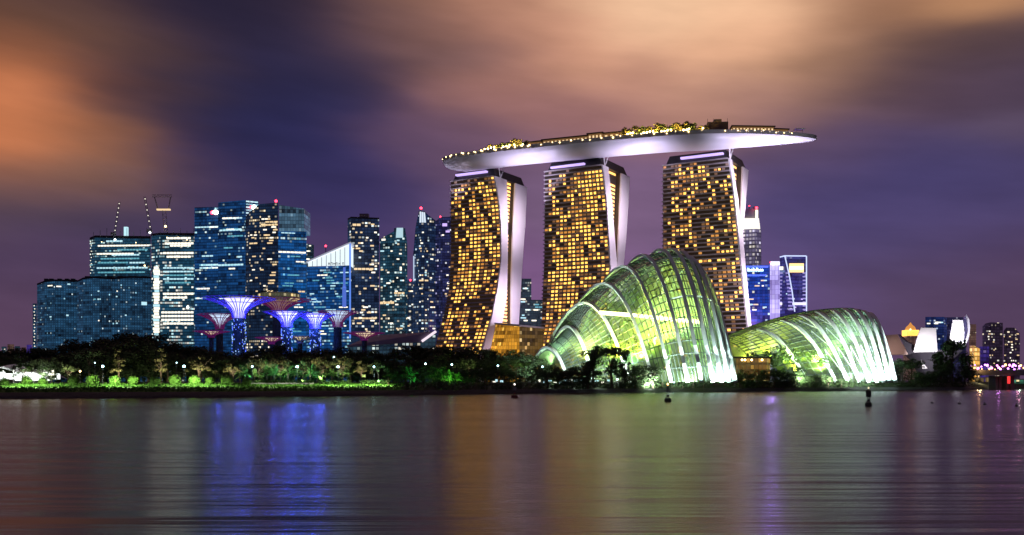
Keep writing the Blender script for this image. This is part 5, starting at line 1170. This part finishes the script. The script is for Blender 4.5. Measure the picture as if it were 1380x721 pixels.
def frond_mesh(seed):
    rr = random.Random(seed); mb = MB()
    for k in range(26):
        a = rr.uniform(0, 6.28); el = rr.uniform(.25, 1.35); L = rr.uniform(.42, .62); pts = []
        for i in range(7):
            t = i / 6; r_ = L * math.cos(el) * t * (1 + .25 * t); z = .42 + L * math.sin(el) * t - .42 * t * t * math.cos(el); pts.append(Vector((math.cos(a) * r_, math.sin(a) * r_, z)))
        sd = Vector((-math.sin(a), math.cos(a), 0))
        for i in range(6):
            for s in (-1, 1):
                for q in range(2):
                    p = pts[i].lerp(pts[i + 1], q / 2); w = .12 * (1 - abs(i / 6 - .4)); mb.poly([p, pts[i].lerp(pts[i + 1], q / 2 + .35), p + sd * s * w + Vector((0, 0, -.05))])
    return mb.mesh('fronds', M['leaf_fresh'])
FR = [frond_mesh(k) for k in range(3)]
tmb = MB(); tmb.tube([(0, 0, -.05), (.01, 0, .2), (0, 0, .45)], [.045, .032, .028], 7); TR = tmb.mesh('trunk', M['bark'])
for k, (px, h, what) in enumerate(((330, 6.5, 'teal lit palm left of the white wall'), (343, 5.5, 'short palm over the left end of the white wall'), (360, 8, 'tall teal lit palm over the white wall'), (370, 6.5, 'palm between the two yellow flat crowned trees'), (388, 7.5, 'teal lit palm over the middle of the white wall'), (397, 6, 'short palm beside the bright park lamp'), (418, 7, 'teal lit palm over the right end of the white wall'),
                                   (428, 6, 'short palm at the left end of the promenade hedge'), (447, 6, 'green lit palm behind the promenade hedge'), (472, 6.5, 'green lit palm at the right end of the promenade hedge'), (553, 8, 'green lit palm standing alone in the dark belt'), (598, 6.5, 'bright green palm left in the lit thicket below the hotel'), (606, 7, 'bright green palm middle in the lit thicket below the hotel'), (616, 6, 'bright green palm right in the lit thicket below the hotel'))):
    off = 30 + (k % 3) * 2 if px < 500 else 14; e = thing('palm_tree', what, 'palm', G(px, off), 'palms of the promenade'); e.scale = (h, h, h); e.rotation_euler = (0, 0, k * 1.3); link('trunk', TR, e); link('fronds', FR[k % 3], e)
for px, off, e, col in ((335, 25, 500, (.4, 1, .85)), (366, 25, 900, (.4, 1, .8)), (392, 25, 900, (.45, 1, .85)), (422, 25, 900, (.4, 1, .75)), (450, 26, 500, (.6, 1, .6)), (553, 9, 900, (.1, 1, .25)), (600, 9, 900, (.3, 1, .15)), (612, 9, 900, (.25, 1, .12))):
    light('palm_lamp', 'UP', G(px, off) + Vector((0, 0, 2.2)), e * TREE_UP, col, .25)
# trees on the sky deck
for k, (px, hgt, w) in enumerate(((652, 8, 1.1), (660, 11, 1.1), (667, 11, 1.2), (675, 12.5, 1.2), (683, 12, 1.1), (690, 12.5, 1.2), (698, 14, 1.2), (706, 13.5, 1.2), (713, 11, 1.0), (847, 14, 1.1), (853, 15, 1.1), (860, 14, 1.1), (868, 13.5, 1.1), (876, 14, 1.1), (884, 15, 1.1), (891, 15.5, 1.2), (899, 14.5, 1.1), (907, 13, 1.0), (916, 15, 1.2), (923, 15, 1.1), (930, 15, 1.0), (944, 11.5, 1.1), (950, 11, 1.1))):
    p, _, _ = on_deck(px, -.25 + .2 * (k % 2), .6); L = TREE[('deck', 'leaf_olive' if k % 4 else 'leaf')]; cm, tm = L[k % 3]; left = px < 800
    e = thing('roof_garden_tree', '%s tree from the left in the %s clump on the sky deck' % (ORD[k if left else min(k - 9, 13)], 'left' if left else 'right'), 'tree', p, 'roof garden trees on the sky deck'); e.scale = (hgt * w, hgt * w, hgt); e.rotation_euler = (0, 0, k * 1.7); link('trunk', tm, e); link('crown', cm, e)
PARENT_AT_WORLD = True
# dark undergrowth closing the view below the crowns
for nm, o, h, x0, x1, lab in (('undergrowth', 66, 8.5, -60, 730, 'dark undergrowth below the crowns of the shore belt'), ('undergrowth', 8, 4.2, 535, 1310, 'dark low bushes along the waterside of the domes'), ('undergrowth', 26, 6.0, 1196, 1308, 'dark bushes before the museum')):
    rr = random.Random(int(o)); mb = MB(); px = x0
    while px < x1:
        hh = h * rr.uniform(.5, 1.15); p = G(px, o + rr.uniform(-3, 3)); leaf_blob(mb, p + Vector((0, 0, hh * .42)), hh * .62, int(40 + 60 * rr.random()), .34 * h / 4, rr, .9); px += hh * .42 / p.y * F_PX
    tag(mb.build(nm, M['leaf']), lab, 'undergrowth', kind='stuff')
for k, px in enumerate((654, 662, 670, 678, 686, 694, 704, 711, 853, 861, 870, 878, 886, 893, 901, 911, 921, 928, 658, 666, 674, 682, 690, 700, 708, 849, 856, 866, 874, 882, 888, 897, 905, 917, 925, 945)):
    p, _, nn = on_deck(px, -.66, 4.0); light('roof_garden_lamp', 'UP', p - nn * 1.5, 1500 * DECK_LAMP, (1, .62, .12), .4)
    p, _, nn = on_deck(px + 1.5, -.66, 4.4 + (k % 3) * .8); mb = MB(); mb.ball(p, (.6, .9, .75)[k % 3], 7, 5); mb.tube([p - Vector((0, 0, 4)), p], .08, 4); mb.build('garden_lamp', M['warm_lamp'], dk)

# ------------------------------------------------------------------ park lamps, pavilion, buoys
def park_lamp(px, off, py, label, m='cool_lamp', r=.42, e=220, col=(.6, .95, 1)):
    p = G(px, off); top = Vector((p.x, p.y, Z_at(py, p.y))); root = thing('park_lamp', label, 'street lamp', p, 'park lamps along the shore')
    mb = MB(); mb.tube([p, top - Vector((0, 0, .3))], [.11, .07], 6); mb.build('pole', M['dark_metal'], root)
    mb = MB(); mb.lathe([(.12, -.45), (.3, -.2), (.3, -.1)], top, 8); lh = mb.build('lamp_holder', M['dark_metal'], root)
    mb = MB(); mb.ball(top + Vector((0, 0, .15)), r * .62, 8, 6); mb.build('globe', M[m], lh)
    light('lamp_light', 'DOWN', top + Vector((0, 0, -.5)), e, col, .3)
LM = [(138.5, 26, 494.5, 'cool white park lamp between the pavilion and the first layered tree', .55), (128, 40, 489.5, 'dim park lamp just left of the first bright lamp', .25), (248, 27, 494.5, 'cool white park lamp left of the yellow small tree', .6), (238, 40, 489.5, 'dim park lamp just left of the second bright lamp', .25), (108, 30, 501, 'yellow green lamp among leaves right of the pavilion', .45),
      (340, 28, 494.5, 'park lamp at the left end of the promenade wall', .4), (400.5, 27, 495, 'bright park lamp over the middle of the promenade wall', .6), (455.5, 27, 495, 'bright park lamp left of the trunk lit tree', .55), (504, 27, 495, 'park lamp beside the pale teal tree', .45), (573.5, 30, 491, 'cool park lamp left in the dark belt below the hotel', .5), (609, 34, 492, 'cool park lamp over the green thicket', .5),
      (671, 34, 493.5, 'cool park lamp below the amber podium hall', .5), (731, 34, 495, 'cool park lamp at the left foot of the taller dome', .6), (832, 20, 511.5, 'low park lamp below the middle of the taller dome', .45), (908, 18, 516, 'low park lamp right of the lit leaves before the taller dome', .6), (880, 18, 507, 'low park lamp in the lit leaves before the taller dome', .35), (450, 44, 482, 'small white lamp high among trees below the pink rimmed supertree', .4)]
for px, off, py, lab, r_ in LM: park_lamp(px, off, py, lab, 'warm_lamp' if px == 108 else 'cool_lamp', r_, 260 * r_ * PARK, (.8, 1, .4) if px == 108 else (.55, .93, 1))
# small bollard lights along the promenade before the domes
rr = random.Random(12)
for k, px in enumerate((666, 669, 676, 727, 733, 741, 748, 755, 762, 770, 776, 783, 790, 797, 804, 812, 820)):
    p = G(px, 9 + rr.uniform(0, 4)); z = Z_at(rr.uniform(511, 516), p.y); root = thing('bollard_lamp', '%s low white promenade lamp from the left between hotel and taller dome' % (ORD + ['seventeenth'])[k], 'bollard lamp', p, 'low promenade lamps')
    mb = MB(); mb.tube([p, Vector((p.x, p.y, z))], .1, 5); mb.build('post', M['dark_metal'], root); mb = MB(); mb.box(Vector((p.x, p.y, z)), (rr.uniform(.5, 1.6), .3, rr.uniform(.4, .9))); mb.build('lamp', M['win_cool' if k % 3 else 'win_white'], root)
for px in (745, 775, 805): light('promenade_lamp', 'DOWN', G(px, 8) + Vector((0, 0, 2.5)), 500 * PARK, (.8, 1, .9), .3)
for px, e in ((860, 600), (885, 900), (1030, 800), (1060, 800), (1090, 600)): light('shrub_lamp', 'UP', G(px, 22) + Vector((0, 0, 3)), e * PARK, (.6, 1, .45), .3)

# white event pavilion at the left edge
PV = thing('event_pavilion', 'dazzling white lit event pavilion at the left edge of the shore', 'pavilion', G(25, 33))
p0, p1 = G(-60, 32), G(66, 36); z0 = p0.z
mb = MB(); rows = []
for i in range(13):
    t = i / 12; a = p0.lerp(p1, t); w = math.sin(math.pi * (i % 4) / 4); zt = 6.0 + 1.0 * w - 2.4 * max(0, t - .55) / .45
    rows.append([a + Vector((0, o, zt - z0 + 4.0 - abs(o - 6) * .14 - a.z + z0 - 2)) for o in (0, 2, 4, 6, 8, 10, 12)])
mb.grid(rows); mb.build('canopy', mat('canopy_cloth', (.8, .8, .8), .7, noise=.05), PV)
for i in range(9):
    a = p0.lerp(p1, (i + .5) / 9); mb = MB(); mb.tube([a, a + Vector((0, 0, 3.6))], .12, 6); mb.build('post', M['white_paint'], PV)
    mb = MB(); mb.box(a + Vector((0, 3 + (i % 3), 1.9)), (3.4 + (i * 5 % 3) * .8, .3, 1.6 + (i % 2) * .8)); mb.build('light_panel', glow_mat('pavilion_light', (.92, 1, .96), 1.7) if i == 0 else bpy.data.materials['pavilion_light'], PV)
for px in (-20, 10, 35, 58): light('pavilion_lamp', 'UP', G(px, 29) + Vector((0, 0, 2.2)), 2600 * PARK, (.93, 1, .92), .6)
mb = MB(); mb.box(G(69.5, 30) + Vector((0, 0, 3)), (1.2, .5, 1.4)); mb.tube([G(69.5, 30), G(69.5, 30) + Vector((0, 0, 3))], .1, 5); tag(mb.build('light_box', M['win_white']), 'small white light box on a post right of the pavilion', 'light box')

M['buoy_red'] = mat('buoy_red', (.12, .02, .02), .6); M['buoy_black'] = mat('buoy_black', (.02, .02, .022), .6)
def buoy(px, py_base, Hpx, label, lampm, bodym, basket):
    Y = CAM_H * F_PX / (py_base - HY); s = Y / F_PX; c = Vector((X_at(px, Y), Y, 0)); H = Hpx * s; R = 4.8 * s
    root = thing('channel_buoy', label, 'buoy', c, 'channel buoys on the bay')
    mb = MB(); mb.lathe([(R * .8, -.3), (R, 0), (R, H * .14), (R * .85, H * .19), (R * .3, H * .22)], c, 18); mb.build('float', bodym, root)
    for k in range(4):
        t = math.pi / 4 + k * math.pi / 2; mb = MB(); mb.tube([c + Vector((math.cos(t) * R * .5, math.sin(t) * R * .5, H * .19)), c + Vector((math.cos(t) * R * .28, math.sin(t) * R * .28, H * .82))], .05, 5); mb.build('leg', M['dark_metal'], root)
    mb = MB(); mb.lathe([(R * .02, H * .24), (R * .45, H * .30), (R * .2, H * .38)], c, 12); mb.build('counterweight', bodym, root)
    mb = MB()
    if basket: mb.lathe([(R * .75, H * .48), (R * .75, H * .82), (R * .5, H * .85)], c, 8)
    else:
        for k in range(4): t = k * math.pi / 2 + .4; mb.box(c + Vector((math.cos(t) * R * .42, math.sin(t) * R * .42, H * .64)), (R * .5, .04, H * .22), t + math.pi / 2)
    mb.build('radar_reflector' if basket else 'daymark', bodym if basket else M['steel'], root)
    mb = MB(); mb.lathe([(R * .3, H * .82), (R * .3, H * .86), (R * .12, H * .9)], c, 10); mb.build('lamp_base', M['dark_metal'], root)
    mb = MB(); mb.ball(c + Vector((0, 0, H * .95)), R * .26, 10, 6, 1.2); mb.build('lantern', lampm, root)
    light('buoy_light', 'POINT', c + Vector((0, -R, H * .98)), 6, (1, .8, .5), .1)
buoy(693.5, 536.5, 19.5, 'small red channel buoy with a white lantern before the dark shore', glow_mat('lantern_white', (1, .9, .8), 2.0), M['buoy_red'], False)
buoy(900, 541.5, 25, 'channel buoy with an orange lantern on legs below the taller dome', glow_mat('lantern_orange', (1, .62, .2), 5.0), M['buoy_black'], False)
buoy(1170.5, 547.5, 26, 'dark drum topped channel buoy below the right end of the lower dome', glow_mat('lantern_pale', (1, .8, .5), .8), M['buoy_black'], True)
for k, (px, py) in enumerate(((1256, 543.5), (1293, 544.5), (1327, 545.5), (1370, 547.5))):
    Y = CAM_H * F_PX / (py - HY); c = Vector((X_at(px, Y), Y, .08)); root = thing('mooring_float', '%s small dark mooring float from the left on the water at right' % ORD[k], 'float', c, 'small mooring floats')
    mb = MB(); mb.ball(c, .30, 12, 8, .85); mb.build('ball', M['buoy_black'], root); mb = MB(); mb.tube([c + Vector((0, 0, .2)), c + Vector((0, 0, .42))], .05, 6); mb.build('eye', M['dark_metal'], root)
